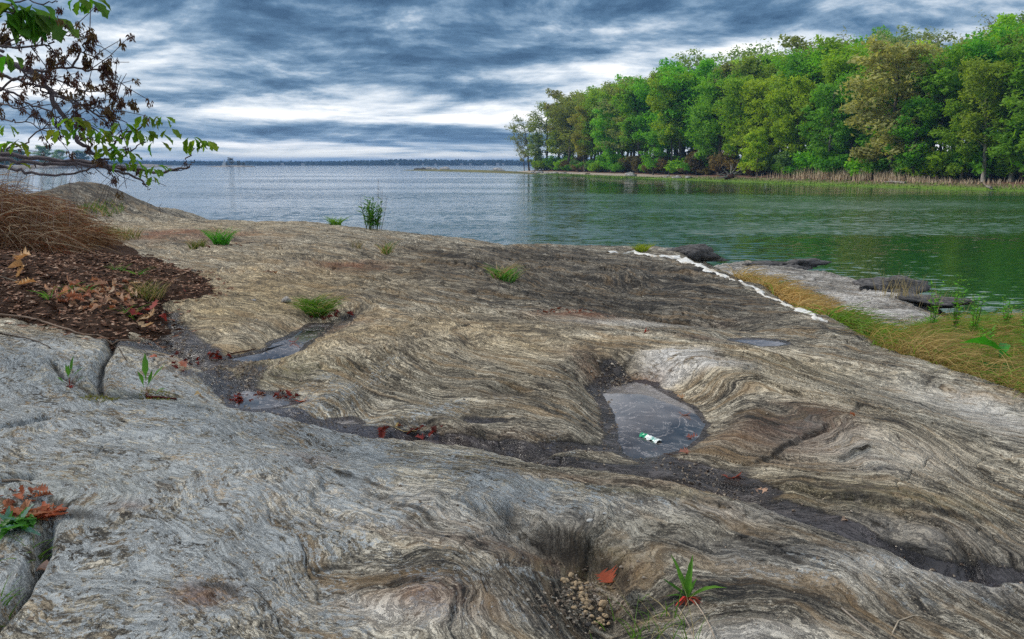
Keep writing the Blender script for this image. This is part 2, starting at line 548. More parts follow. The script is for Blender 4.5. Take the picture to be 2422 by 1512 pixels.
def fold(x, y):
    """foliation coordinates of the gneiss: s along, t across the layers, folded"""
    s = .80 * x - .60 * y; t = .60 * x + .80 * y
    s = s + .25 * perlin(x * .9, y * .9, 31)
    t = t + .42 * perlin(x * .45, y * .45, 21) + .16 * perlin(x * 1.3, y * 1.3, 22) + .055 * perlin(x * 3.6, y * 3.6, 23) + .011 * perlin(x * 9, y * 9, 25)
    for (p, r, h) in EV:
        d2 = ((x - p[0]) ** 2 + (y - p[1]) ** 2) / (r * r)
        t = t + h * np.exp(-d2 * (1 + .35 * perlin(x * 2 / r, y * 2 / r, 24)))
    return s, t


def blob(x, y, u, v, rx, ry, wob=.35, seed=40, sharp=1.0):
    p = tps_pt(u, v)
    d2 = ((x - p[0]) / rx) ** 2 + ((y - p[1]) / ry) ** 2
    d2 = d2 * (1 + wob * fbm(x * 1.6, y * 1.6, 3, seed) * 3)
    return np.exp(-np.clip(d2, 0, 9) ** sharp)


def lower_shelf(x, y):
    """the low ledge beyond the grass on the right, sinking under the water"""
    P = np.array([tuple(at_z(u, v, .45))[:2] for u, v in [(1660, 640), (1690, 618), (1760, 612), (1850, 618), (1930, 632), (2060, 660), (2150, 695), (2215, 735), (2240, 768), (2330, 752), (2430, 748), (2600, 770), (2900, 900), (2422, 1000), (2100, 850), (1900, 760), (1720, 660)]])
    sd = closed_sd(x, y, P) + .25 * fbm(x * .8, y * .8, 3, 77)
    z = .42 + .06 * fbm(x * .5, y * .9, 3, 78) - .55 * sstep(-.5, 1.5, sd) - .35 * np.clip(sd - 1, 0, 10)
    return z, sd


def rock_z(x, y, full=False):
    x = np.asarray(x, float); y = np.asarray(y, float)
    s, t = fold(x, y)
    wx = x + .10 * fbm(x * 1.7, y * 1.7, 3, 1) + .03 * fbm(x * 7, y * 7, 2, 3)
    wy = y + .10 * fbm(x * 1.7, y * 1.7, 3, 2) + .03 * fbm(x * 7, y * 7, 2, 4)
    z = tps(x, y)
    for (p, rx, ry, h) in DV:
        z = z + h * np.exp(-(((wx - p[0]) / rx) ** 2 + ((wy - p[1]) / ry) ** 2))
    rug = .35 + 1.1 * blob(x, y, 1350, 660, 2.6, 3.2, .2, 41) + .5 * blob(x, y, 800, 620, 2.5, 2.0, .2, 42) - .25 * blob(x, y, 400, 1150, 1.6, .9, .2, 43)
    far = sstep(5, 11, y)
    z = z + .085 * far * fbm(s * .35, t * 1.3, 4, 11) * (.6 + rug)
    # layered ridges
    bnd = fbm(s * .9, t * 7.0, 3, 12)
    z = z + .018 * rug * (1 - np.abs(bnd) * 2.2) + .02 * fbm(x * 1.1, y * 1.1, 3, 13)
    tj = t + .035 * fbm(x * 5, y * 5, 3, 30)
    rid = fbm(s * 3.2, tj * 15.0, 4, 14, .6)
    z = z + .009 * rid * (.6 + rug) * (.5 + sstep(-.3, .4, perlin(x * .9, y * .9, 33)))
    z = z + (.0035 + .004 * far) * fbm(s * 14, tj * 42, 3, 15, .6) + .011 * fbm(x * 8, y * 8, 5, 16, .6)
    pit = perlin(s * 4.5, tj * 11, 34)
    z = z - .010 * sstep(.32, .55, pit) * (.5 + rug)
    # clefts along the foliation
    ck = perlin(s * .55, t * 3.2, 17)
    gate = sstep(.05, .35, perlin(s * .8 + 9, t * .9, 18))
    cleft = np.exp(-np.abs(ck) / .035) * gate
    z = z - .022 * cleft * (.6 + .8 * rug + .6 * far)
    ck2 = perlin(s * 1.6 + .3 * perlin(x * 6, y * 6, 36), tj * 7.5, 35)
    gate2 = sstep(.0, .3, perlin(s * 1.3 + 4, t * 2.2, 37))
    cl2 = np.exp(-np.abs(ck2) / .05) * gate2
    z = z - .013 * cl2 * (.5 + .7 * rug + .5 * far)
    cleft = np.maximum(cleft, .8 * cl2)
    jt = perlin(s * 1.1 + .25 * perlin(x * 5, y * 5, 39), t * .5, 38)           # joints across the layers
    cj = np.exp(-np.abs(jt) / .012) * sstep(.15, .4, perlin(x * .8, y * .8, 40))
    z = z - .015 * cj
    cleft = np.maximum(cleft, .8 * cj)
    st = perlin(s * .5, t * 1.9, 19) + .12 * perlin(s * 3, t * 5, 20)
    z = z + .042 * (sstep(-.025, .025, st) - .5) * sstep(-.1, .3, perlin(x * .7, y * .7, 29)) * (.4 + rug * .7)
    wet = np.zeros_like(z)
    for (P, w, dp, wt) in GV:
        dd, tt = poly_near(wx, wy, P, w * 3.2)
        end = sstep(0, .06, tt) * sstep(1.0, .94, tt) if len(P) > 4 else 1.0
        g_ = np.exp(-(dd / w) ** 2)
        z = z - dp * g_
        wet = np.maximum(wet, wt * np.exp(-(np.abs(dd) / (w * 1.0)) ** 3))
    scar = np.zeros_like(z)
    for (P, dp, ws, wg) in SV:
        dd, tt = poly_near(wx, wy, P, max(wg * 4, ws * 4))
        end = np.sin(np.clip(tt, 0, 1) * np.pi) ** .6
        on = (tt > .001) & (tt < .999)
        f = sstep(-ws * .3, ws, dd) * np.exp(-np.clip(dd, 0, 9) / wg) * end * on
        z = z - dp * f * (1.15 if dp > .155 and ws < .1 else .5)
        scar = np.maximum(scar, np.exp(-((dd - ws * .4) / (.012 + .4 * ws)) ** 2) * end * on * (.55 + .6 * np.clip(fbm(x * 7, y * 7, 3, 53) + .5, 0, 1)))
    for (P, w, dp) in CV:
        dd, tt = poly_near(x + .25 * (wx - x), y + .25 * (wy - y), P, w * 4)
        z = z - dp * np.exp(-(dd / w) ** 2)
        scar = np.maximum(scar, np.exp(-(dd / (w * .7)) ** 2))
    # raised slab on the left of the wet groove
    # pools
    for k, (P, zl) in POOLS.items():
        xx, yy = x + .35 * (wx - x), y + .35 * (wy - y)
        m_ = (np.abs(xx - P[:, 0].mean()) < np.ptp(P[:, 0]) + .5) & (np.abs(yy - P[:, 1].mean()) < np.ptp(P[:, 1]) + .5)
        sd = np.full(np.shape(xx), 99.0)
        if m_.any():
            sd[m_] = closed_sd(xx[m_], yy[m_], P)
        rim = zl + .005 + .045 * np.clip(sd, 0, 1) + .2 * np.clip(sd, 0, 1) ** 2
        bed = zl - .006 - .05 * sstep(0, .25, -sd) + .004 * fbm(x * 5, y * 5, 2, 51)
        wgt = sstep(.35, .02, sd)
        z = np.where(sd < 0, np.minimum(z, bed) * .15 + bed * .85, z * (1 - wgt) + np.where(sd < .4, rim, z) * wgt)
        wet = np.maximum(wet, sstep(.10, .0, sd + .05 * fbm(x * 4, y * 4, 3, 52)))
    # fall beyond the outline
    ed, tt = poly_sd(wx * .6 + x * .4, wy * .6 + y * .4, EDGE)
    ed = -ed                                        # positive outside
    right = sstep(12.5, 15.0, 13 + x * .6 + (15.5 - y) * .25) * sstep(1.0, 2.6, x)
    o_ = np.clip(ed + .35, 0, 50)
    drop_far = .16 * o_ ** 1.35 + .18 * np.clip(ed - .5, 0, 50)
    drop_right = .08 * np.clip(o_, 0, .35) + .50 * np.clip(ed, 0, 50)
    z = z - np.where(right > 0, drop_far * (1 - right) + drop_right * right, drop_far)
    zs, ssd = lower_shelf(x, y)
    zs = zs + .10 * fbm(s * .5, t * 2.6, 4, 45) + .03 * (sstep(-.03, .03, st) - .5) + .012 * rid - .03 * cl2
    shelf = (zs > z) & (x > 1.5)
    z = np.where(x > 1.5, np.maximum(z, zs), z)
    z = np.maximum(z, -3)
    if not full:
        return z
    return z, s, t, rug, wet, scar, cleft, shelf, ed


NA, NR = 1500, 640
A0, A1, W0, W1, WP = -1.15, 1.1, 1 / 1.9, 1 / 34.0, 1.35
_aa = np.r_[np.linspace(-1.6, -.80, 110)[:-1], np.linspace(-.80, .80, NA - 218), np.linspace(.80, 1.6, 110)[1:]]
_qq = np.linspace(0, 1, NR)
_yy = 1 / (W1 + (W0 - W1) * (1 - _qq) ** WP)
GX = (_aa[None, :] * _yy[:, None]); GY = np.repeat(_yy[:, None], NA, 1)
GZ, FS, FT, RUG, WET, SCAR, CLEFT, SHELF, EDD = rock_z(GX, GY, True)


_ai = np.arange(NA, dtype=float)


def Z(x, y):
    """bedrock height at x, y (from the grid)"""
    y = max(y, 1.91)
    i = float(np.interp(x / y, _aa, _ai))
    qv = 1 - max(0.0, min(1.0, (1 / y - W1) / (W0 - W1))) ** (1 / WP)
    j = qv * (NR - 1)
    i = min(max(i, 0), NA - 1.001); j = min(max(j, 0), NR - 1.001)
    i0, j0 = int(i), int(j); fi, fj = i - i0, j - j0
    return (GZ[j0, i0] * (1 - fi) + GZ[j0, i0 + 1] * fi) * (1 - fj) + (GZ[j0 + 1, i0] * (1 - fi) + GZ[j0 + 1, i0 + 1] * fi) * fj


def hit(u, v, zf=None, y0=2.0, y1=33):
    """first place where the line of sight of a pixel meets the ground"""
    zf = zf or Z
    r = ray(u, v)
    k = None; yp = y0
    y = y0
    while y < y1:
        t = y / r.y
        if HE + r.z * t <= zf(r.x * t, y):
            k = y; break
        yp = y; y *= 1.012
    if k is None or k > 26:
        return hit(u, v + 2, zf, y0, y1)       # just over the crest: step down to it
    for _ in range(14):
        mid = (yp + k) / 2; t = mid / r.y
        if HE + r.z * t <= zf(r.x * t, mid):
            k = mid
        else:
            yp = mid
    t = k / r.y
    return Vector((r.x * t, k, zf(r.x * t, k)))


# masks (stains, lichen, mineral colour, darker and paler areas)
def B(u, v, rx, ry, **k):
    return blob(GX, GY, u, v, rx, ry, **k)


LICH = np.clip(1.0 * B(250, 1000, 1.7, 1.25, sharp=1.5) + .8 * B(650, 1080, .9, .6) + .7 * B(80, 850, .9, .9) + .75 * B(200, 1400, .9, .5) + .5 * B(700, 1250, .8, .5) + 1.0 * B(1180, 1165, .18, .13) + .5 * B(1400, 1190, .5, .15) + .35 * B(2100, 1350, .8, .3), 0, 1)
RUST = np.clip(.9 * B(830, 640, .55, .45) + 1.0 * B(1370, 742, .5, .35) + .9 * B(1485, 882, .16, .11) + .7 * B(1540, 884, .10, .08) + .6 * B(1830, 1050, .36, .28) + .4 * B(1900, 1010, .4, .2) + .7 * B(450, 565, 1.2, .8) + .4 * B(340, 560, 1.2, .8) + .6 * B(500, 870, .3, .3) + .6 * B(780, 760, .4, .25)
               + .55 * B(1390, 880, .18, .25) + .5 * B(1560, 742, .6, .2) + .6 * B(1700, 803, .3, .15) + .35 * B(1400, 1150, .5, .08) + .45 * B(1000, 1030, .6, .12) + .7 * B(480, 1405, .10, .06) + .6 * B(1000, 1400, .18, .12) + .4 * B(1290, 1290, .2, .12) + .35 * B(1450, 1330, .2, .12) + .35 * B(1050, 1265, .5, .08) + .5 * B(730, 1100, .12, .1) + .5 * B(310, 1215, .1, .05), 0, 1)
TAN = np.clip(.9 * B(560, 700, 1.6, 1.7, sharp=1.4) + .75 * B(1050, 800, 1.6, 1.4) + .6 * B(480, 540, 3, 3) + .5 * B(800, 620, 3, 2.5) + .5 * B(2000, 1080, 1.0, .7) + .55 * B(620, 830, .7, .5) + .45 * B(1700, 880, 1.2, .8) + .3 * B(1600, 1180, 1.2, .3), 0, 1)
DARK = np.clip(1.0 * B(1430, 660, 2.7, 3.0, sharp=1.6) + .55 * B(1150, 610, 2.5, 2) + .95 * np.exp(-(((GX + 12.0) / 4.2) ** 2 + ((GY - 20.6) / 2.6) ** 2) ** 2) + .55 * B(1650, 725, 1.5, .9) + .75 * B(60, 1190, .6, .25) + .5 * B(150, 1290, .4, .2) + .75 * B(2200, 1260, 1.2, .28) + .7 * B(1700, 1290, 1.0, .12) + .55 * B(1230, 950, .35, .14) + .55 * B(1180, 1000, .35, .06)
               + .8 * B(1300, 1300, .35, .3) + .45 * B(1480, 1030, .35, .5) + .35 * B(700, 1330, .8, .3) + .6 * B(1750, 1420, .8, .2) + .95 * B(1850, 1020, .42, .36, sharp=1.5) + .6 * B(1790, 1075, .3, .15) + .4 * B(870, 700, .9, .4) + .4 * B(1500, 870, .5, .3) + .5 * B(2350, 1420, .9, .2) + .6 * B(2350, 1330, .8, .2), 0, 1)
PALE = np.clip(1.0 * B(1600, 872, .30, .30, sharp=1.5) + .8 * B(1700, 905, .3, .1) + .55 * B(1480, 765, .6, .18) + .5 * B(2300, 960, .6, .4) + .45 * B(2050, 1090, .5, .3) + .4 * B(2420, 1010, .35, .3) + .35 * B(1650, 600, .8, .5) + .5 * B(860, 1440, .3, .1) + .5 * B(900, 1200, .9, .2) + .4 * B(2200, 1350, .8, .15) + .3 * B(1750, 1220, 1.0, .12) + .5 * B(1760, 1480, .3, .08), 0, 1)
SWIRL = np.clip(B(2050, 1030, 1.5, 1.1, sharp=1.5) + .7 * B(850, 1390, .9, .3) + .35 * B(1100, 850, 1.3, 1) + .5 * B(1700, 920, .7, .5), 0, 1)
MOSS = np.clip(.6 * B(620, 880, .5, .35) + .5 * B(720, 900, .4, .2) + .6 * B(560, 730, 1.0, .8) * .4 + .6 * B(300, 940, .5, .06) + .4 * B(1470, 1180, .6, .05) + .5 * B(1400, 1310, .3, .15) + .4 * B(60, 1180, .5, .3) + .5 * B(2150, 1190, .6, .12) + .3 * B(1900, 900, .6, .4), 0, 1)
WETM = np.clip(np.maximum(WET, .9 * B(1580, 1110, .55, .22, sharp=1.5)) + .9 * B(370, 830, .5, .3) + .6 * B(470, 900, .4, .2) + .5 * B(1000, 1035, .8, .08), 0, 1)
SHW = np.where(SHELF, 1.0, 0.0)
low = sstep(.45, .05, GZ)
DARK = np.maximum(DARK * (1 - SHW), SHW * 1.0); LICH = LICH * (1 - SHW); TAN = TAN * (1 - SHW)
PALE = np.maximum(PALE * (1 - SHW), SHW * .95 * (1 - low) * (.3 + .7 * sstep(-.1, .3, fbm(FS * .5, FT * 2.2, 3, 46)))); SWIRL = np.maximum(SWIRL, SHW); WETM = np.maximum(WETM * (1 - SHW), low * .8)

V = np.stack([GX, GY, GZ], -1).reshape(-1, 3)
ii, jj = np.meshgrid(np.arange(NR - 1), np.arange(NA - 1), indexing='ij')
k0 = ii * NA + jj
F = np.stack([k0, k0 + 1, k0 + NA + 1, k0 + NA], -1)
keep = (np.maximum.reduce([GZ[:-1, :-1], GZ[1:, 1:], GZ[:-1, 1:], GZ[1:, :-1]]) > -.8)
rock_me = new_mesh('bedrock', V, F[keep])
for nm, dat in (('mask_a', (LICH, WETM, RUST, TAN)), ('mask_b', (DARK, PALE, MOSS, SWIRL))):
    at = rock_me.attributes.new(nm, 'FLOAT_COLOR', 'POINT')
    at.data.foreach_set('color', np.stack(dat, -1).astype(np.float32).ravel())
at = rock_me.attributes.new('foliation', 'FLOAT_VECTOR', 'POINT')
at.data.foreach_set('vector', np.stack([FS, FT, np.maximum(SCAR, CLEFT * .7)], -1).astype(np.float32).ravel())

m_rock, g = mat_new('gneiss')
fo = g.attr('foliation').outputs['Vector']
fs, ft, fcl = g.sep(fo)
ma = g.attr('mask_a'); mb = g.attr('mask_b')
lich, wetm, rust = g.sep(ma.outputs['Color']); tanm = ma.outputs['Alpha']
dark, pale, moss = g.sep(mb.outputs['Color']); swirl = mb.outputs['Alpha']
pos = g.n('ShaderNodeTexCoord').outputs['Object']
wv = g.noise(pos, 6.0, 5, .65, color=True)
wvx, wvy, wvz = g.sep(wv)
ftw = g.m('ADD', ft, g.m('MULTIPLY', g.m('SUBTRACT', wvx, .5), .065))
fsw = g.m('ADD', fs, g.m('MULTIPLY', wvy, .3))
pz = g.m('MULTIPLY', g.sep(pos)[2], 9)
b0 = g.noise(g.comb(g.m('MULTIPLY', fsw, .7), g.m('MULTIPLY', ftw, 4.5), 0), 1, 4, .6, .4)
b1 = g.noise(g.comb(g.m('MULTIPLY', fsw, 4.0), g.m('MULTIPLY', ftw, 17), g.m('ADD', pz, 3.7)), 1, 7, .72, .6)
b2 = g.noise(g.comb(g.m('MULTIPLY', fsw, 17), g.m('MULTIPLY', ftw, 55), g.m('ADD', pz, 1.3)), 1, 5, .72, .8)
sp = g.noise(pos, 70, 4, .75)
pt = g.noise(pos, 2.1, 6, .65)
tone = g.m('ADD', g.m('ADD', g.m('MULTIPLY', b0, .26), g.m('MULTIPLY', b1, .44)), g.m('ADD', g.m('MULTIPLY', b2, .34), g.m('MULTIPLY', pt, .16)))
tone = g.m('ADD', g.m('SUBTRACT', tone, .072), g.m('MULTIPLY', g.m('SUBTRACT', sp, .5), .22))
# stronger banding where the folds are dramatic
tone = g.m('ADD', g.m('MULTIPLY', g.m('SUBTRACT', tone, .5), g.m('ADD', 2.0, g.m('MULTIPLY', swirl, .5))), .5)
tone = g.m('ADD', tone, g.m('SUBTRACT', g.m('MULTIPLY', pale, .09), g.m('MULTIPLY', dark, .085)))
base = g.ramp(tone, [(.32, (.016, .016, .018)), (.40, (.070, .064, .058)), (.47, (.215, .195, .165)), (.54, (.40, .37, .315)), (.60, (.57, .53, .455)), (.68, (.82, .78, .70))])
# thin dark seams and pale stringers that follow the layers
k1 = g.noise(g.comb(g.m('MULTIPLY', fsw, 2.6), g.m('MULTIPLY', ftw, 15), g.m('ADD', pz, 11.2)), 1, 6, .66, .5)
k2 = g.noise(g.comb(g.m('MULTIPLY', fsw, 8), g.m('MULTIPLY', ftw, 44), g.m('ADD', pz, 21.7)), 1, 5, .68, .6)
kg = g.sm(g.noise(pos, 3.4, 4, .6), .38, .58)
seam = g.m('MAXIMUM', g.m('MULTIPLY', g.sm(g.m('ABSOLUTE', g.m('SUBTRACT', k1, .5)), .020, .004), kg), g.m('MULTIPLY', g.sm(g.m('ABSOLUTE', g.m('SUBTRACT', k2, .52)), .026, .006), .75))
strg = g.m('MULTIPLY', g.sm(k1, .615, .66), g.m('ADD', .35, g.m('MULTIPLY', swirl, .6)))
base = g.mix(strg, base, (.78, .73, .64))
base = g.mix(g.m('MULTIPLY', seam, .82), base, (.022, .020, .019))
# weathered dark growth in drawn-out patches
dk = g.noise(g.comb(g.m('MULTIPLY', fsw, .9), g.m('MULTIPLY', ftw, 3.2), g.m('ADD', pz, 31.0)), 1, 7, .66, .4)
dkf = g.m('MULTIPLY', g.sm(dk, .53, .61), .50)
base = g.mix(dkf, base, g.mix(1, base, (.33, .32, .31), 'MULTIPLY'))
tn = g.mix(1, base, (1.28, 1.07, .74), 'MULTIPLY')
tn = g.mix(.35, tn, (.36, .285, .185))
base = g.mix(g.m('MULTIPLY', tanm, g.sm(pt, .3, .6, .6, 1)), base, tn)
base = g.mix(1, base, (1.05, 1.0, .89), 'MULTIPLY')
# cool grey where not tan
base = g.mix(g.m('MULTIPLY', g.m('SUBTRACT', 1, tanm), .5), base, g.mix(1, base, (.985, .99, 1.0), 'MULTIPLY'))
# ochre grains and streaks in the layers
oc = g.m('MULTIPLY', g.sm(g.noise(g.comb(g.m('MULTIPLY', fsw, 1.1), g.m('MULTIPLY', ftw, 9), 8.1), 1, 4, .6), .50, .64), .62)
base = g.mix(oc, base, (.42, .28, .14))
base = g.mix(g.m('MULTIPLY', dark, .72), base, g.mix(1, base, (.40, .39, .41), 'MULTIPLY'))
# pale quartz-feldspar patches
pl = g.m('MULTIPLY', pale, g.sm(g.m('ADD', g.m('MULTIPLY', b1, .6), g.m('MULTIPLY', b2, .4)), .40, .50))
base = g.mix(pl, base, (.80, .76, .71))
# lichen crust: blotchy pale grey with holes
l1 = g.noise(pos, 34, 6, .72, .5)
l2 = g.noise(g.comb(g.m('MULTIPLY', fsw, 16), g.m('MULTIPLY', ftw, 42), g.m('ADD', pz, 5.5)), 1, 5, .72, .5)
l3 = g.noise(pos, 5, 3, .6)
ln = g.m('ADD', g.m('ADD', g.m('MULTIPLY', l1, .5), g.m('MULTIPLY', l2, .5)), g.m('MULTIPLY', g.m('SUBTRACT', lich, .75), .13))
ln = g.m('ADD', ln, g.m('MULTIPLY', g.m('SUBTRACT', l3, .5), .30))
lf = g.m('MULTIPLY', g.sm(ln, .475, .525), g.sm(lich, .08, .35))
lcol = g.mix(g.noise(pos, 80, 3, .7), (.30, .33, .335), (.68, .71, .72))
base = g.mix(g.m('MULTIPLY', lf, .92), base, lcol)
# iron stain
rf = g.m('MULTIPLY', g.m('MULTIPLY', rust, g.m('SUBTRACT', 1, g.m('MULTIPLY', pl, .7))), g.sm(g.m('ADD', g.m('MULTIPLY', pt, .5), g.m('MULTIPLY', b1, .5)), .40, .53))
base = g.mix(g.m('MULTIPLY', rf, .95), base, g.mix(1, g.mix(b2, (.12, .028, .013), (.42, .16, .065)), g.mix(dark, (1, 1, 1), (.45, .4, .4)), 'MULTIPLY'))
mf = g.m('MULTIPLY', moss, g.sm(g.m('ADD', g.m('MULTIPLY', l1, .5), g.m('MULTIPLY', b1, .5)), .42, .55))
base = g.mix(g.m('MULTIPLY', mf, .7), base, (.17, .155, .04))
# near-black tone in the clefts, cracks and along the scarps
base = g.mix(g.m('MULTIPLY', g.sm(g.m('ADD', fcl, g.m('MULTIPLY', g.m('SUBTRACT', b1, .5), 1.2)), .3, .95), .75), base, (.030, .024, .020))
wf = g.sm(g.m('ADD', wetm, g.m('MULTIPLY', g.m('SUBTRACT', g.m('ADD', g.m('MULTIPLY', b1, .6), g.m('MULTIPLY', pt, .4)), .5), 1.5)), .40, .60)
base = g.mix(wf, base, g.mix(1, g.mix(.25, base, (.15, .14, .16)), (.17, .165, .205), 'MULTIPLY'))
rgh = g.m('SUBTRACT', .86, g.m('MULTIPLY', wf, g.m('ADD', .44, g.m('MULTIPLY', b2, .2))))
h = g.m('ADD', g.m('ADD', g.m('MULTIPLY', b1, 1.0), g.m('MULTIPLY', b2, .5)), g.m('ADD', g.m('MULTIPLY', l1, .25), g.m('MULTIPLY', sp, .18)))
h = g.m('SUBTRACT', h, g.m('MULTIPLY', seam, .8))
h = g.m('MULTIPLY', h, g.m('SUBTRACT', 1, g.m('MULTIPLY', wf, .8)))
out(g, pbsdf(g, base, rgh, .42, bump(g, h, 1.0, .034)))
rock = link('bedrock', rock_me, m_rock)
tag(rock, kind='structure')

# ------------------------------------------------------------------ sea
m_sea, g = mat_new('sea_water')
pos = g.n('ShaderNodeTexCoord').outputs['Object']
px_, py_, pz_ = g.sep(pos)
w1 = g.noise(g.vm('MULTIPLY', pos, (.75, 1.9, 1)), 2.2, 4, .6, .3, color=True)
w2 = g.noise(g.vm('MULTIPLY', pos, (.25, .5, 1)), .55, 3, .55, .2, color=True)
# wind patches: ripples in streaks across the cove, calm lanes between
wp = g.noise(g.vm('MULTIPLY', pos, (.012, .045, 1)), 1.0, 3, .55)
cove = g.m('MULTIPLY', g.sm(px_, 2, 14), g.m('ADD', g.sm(py_, 40, 33), g.sm(py_, 76, 92)))
amp = g.m('MULTIPLY', g.sm(wp, .36, .62, .40, 1.1), g.m('MULTIPLY', g.sm(cove, 0, 1, 1, .15), g.sm(px_, 0, 14, 1, 2.8)))
nv = g.vm('ADD', g.vm('MULTIPLY', g.vm('SUBTRACT', w1, (.5, .5, .5)), (.50, .70, 0)), g.vm('MULTIPLY', g.vm('SUBTRACT', w2, (.5, .5, .5)), (.14, .22, 0)))
sc_ = g.n('ShaderNodeVectorMath', operation='SCALE'); g.put(sc_.inputs[0], nv); g.put(sc_.inputs[3], amp)
nrm = g.vm('NORMALIZE', g.vm('ADD', sc_.outputs[0], (0, 0, 1)))
out(g, pbsdf(g, g.mix(g.sm(px_, -25, 20), (.016, .042, .060), (.012, .070, .014)), g.m('MULTIPLY', amp, .085), .5, nrm, IOR=1.33))  # base turns green towards the cove, painted in for the trees' reflection
me = new_mesh('sea', [(-9000, -30, 0), (9000, -30, 0), (9000, 12000, 0), (-9000, 12000, 0)], [[0, 1, 2, 3]])
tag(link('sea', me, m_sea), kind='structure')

# rain pools on the rock
m_pool, g = mat_new('rain_water')
pos = g.n('ShaderNodeTexCoord').outputs['Object']
fr = g.n('ShaderNodeFresnel'); fr.inputs[0].default_value = 1.4
gl = g.n('ShaderNodeBsdfGlossy'); gl.inputs['Roughness'].default_value = .03
tr = g.n('ShaderNodeBsdfTransparent'); tr.inputs[0].default_value = (.72, .66, .58, 1)
scum = g.n('ShaderNodeBsdfDiffuse'); scum.inputs[0].default_value = (.46, .43, .43, 1)
mx = g.n('ShaderNodeMixShader'); g.put(mx.inputs[0], g.m('MULTIPLY', fr.outputs[0], 1.6, clamp=True))
g.nt.links.new(tr.outputs[0], mx.inputs[1]); g.nt.links.new(gl.outputs[0], mx.inputs[2])
fz = g.noise(pos, 3.2, 6, .62, 1.2)
sf = g.m('MULTIPLY', g.sm(g.m('ABSOLUTE', g.m('SUBTRACT', fz, .5)), .012, .0), .55)
sf = g.m('ADD', sf, g.m('MULTIPLY', g.sm(g.noise(pos, 1.1, 4, .6), .30, .7), .42))
mx2 = g.n('ShaderNodeMixShader'); g.put(mx2.inputs[0], sf)
g.nt.links.new(mx.outputs[0], mx2.inputs[1]); g.nt.links.new(scum.outputs[0], mx2.inputs[2])
out(g, mx2.outputs[0])
for k, (P, zl) in POOLS.items():
    c = P.mean(0)
    P2 = c + (P - c) * 1.0
    nrm_ = (P - c) / np.linalg.norm(P - c, axis=1)[:, None]
    P2 = P + nrm_ * .06
    n_ = len(P2)
    if np.sum(P2[:, 0] * np.roll(P2[:, 1], -1) - P2[:, 1] * np.roll(P2[:, 0], -1)) < 0:
        P2 = P2[::-1]          # face up
    me = new_mesh('rain_pool', np.r_[np.c_[P2, np.full(n_, zl)], [[c[0], c[1], zl]]], [[i, (i + 1) % n_, n_] for i in range(n_)])
    tag(link('rain_pool', me, m_pool), kind='structure')

# ------------------------------------------------------------------ soil bank on the left
BK = [(-420, 700), (-120, 752), (0, 752), (60, 757), (110, 766), (200, 800), (265, 818), (330, 792), (372, 770), (395, 742), (384, 716), (440, 713), (512, 697), (500, 662), (430, 640), (345, 602), (270, 572), (232, 548)]
BP = np.array([tuple(hit(u, v))[:2] for u, v in BK] + [(-6.6, 13.6), (-9.5, 14.8), (-16, 15), (-16, 8)])
LIP = np.array([tuple(hit(u, v))[:2] for u, v in [(-300, 640), (0, 655), (70, 668), (140, 650), (200, 615), (238, 575)]])
LIP[:, 1] += .55


def bank_h(x, y):
    wx = x + .22 * fbm(x * 2.2, y * 2.2, 4, 61, .65); wy = y + .30 * fbm(x * 2.2, y * 2.2, 4, 62, .65)
    sd = closed_sd(wx, wy, BP)
    ins = np.clip(-sd, 0, 9)
    h_ = np.where(sd > 0, -.25 * np.clip(sd, 0, .6), .05 * (1 - np.exp(-ins / .15)) + .11 * (1 - np.exp(-ins / 1.2)) + .05 * ins)
    ld, lt = poly_sd(wx, wy, LIP)                    # positive towards the camera
    h_ = h_ + sstep(.22, -.18, ld + .12 * fbm(x * 4, y * 4, 3, 65)) * (.36 + .13 * np.clip(-ld, 0, 3)) * sstep(-.2, .5, ins) * sstep(LIP[-1][0] + .55, LIP[-1][0] - .35, x)
    return h_ + .03 * fbm(x * 3, y * 3, 3, 63) * (sd < 0) + .012 * fbm(x * 14, y * 14, 3, 64) * (sd < 0), sd


ba = np.linspace(-1.15, -.28, 330)
by = 1 / np.linspace(1 / 5.0, 1 / 16.0, 240)
BX = ba[None] * by[:, None]; BY = np.repeat(by[:, None], len(ba), 1)
BH, BSD = bank_h(BX, BY)
ZR = rock_z(BX, BY)
TREND = tps(BX, BY)
BZ = np.where(BSD < .1, np.maximum(ZR, TREND - .05) * .6 + TREND * .4, ZR) + BH
V = np.stack([BX, BY, BZ], -1).reshape(-1, 3)
nb = len(ba)
ii, jj = np.meshgrid(np.arange(len(by) - 1), np.arange(nb - 1), indexing='ij')
k0 = ii * nb + jj
F = np.stack([k0, k0 + 1, k0 + nb + 1, k0 + nb], -1)[BSD[:-1, :-1] < .5]
m_soil, g = mat_new('soil')
pos = g.n('ShaderNodeTexCoord').outputs['Object']
n1 = g.noise(pos, 38, 6, .7); n2 = g.noise(pos, 3, 3, .6); n3 = g.noise(g.vm('MULTIPLY', pos, (1, 2.2, 1)), 90, 3, .7)
col = g.ramp(g.m('ADD', g.m('MULTIPLY', n1, .6), g.m('MULTIPLY', n3, .4)), [(.3, (.012, .007, .005)), (.5, (.055, .030, .019)), (.62, (.12, .068, .045)), (.75, (.26, .18, .13))])
col = g.mix(g.sm(n2, .45, .65, 0, .5), col, g.mix(1, col, (.7, .55, .45), 'MULTIPLY'))
out(g, pbsdf(g, col, .95, .1, bump(g, g.m('ADD', n1, n3), .8, .03)))
bank = link('soil_bank', new_mesh('soil_bank', V, F), m_soil)
tag(bank, kind='structure')


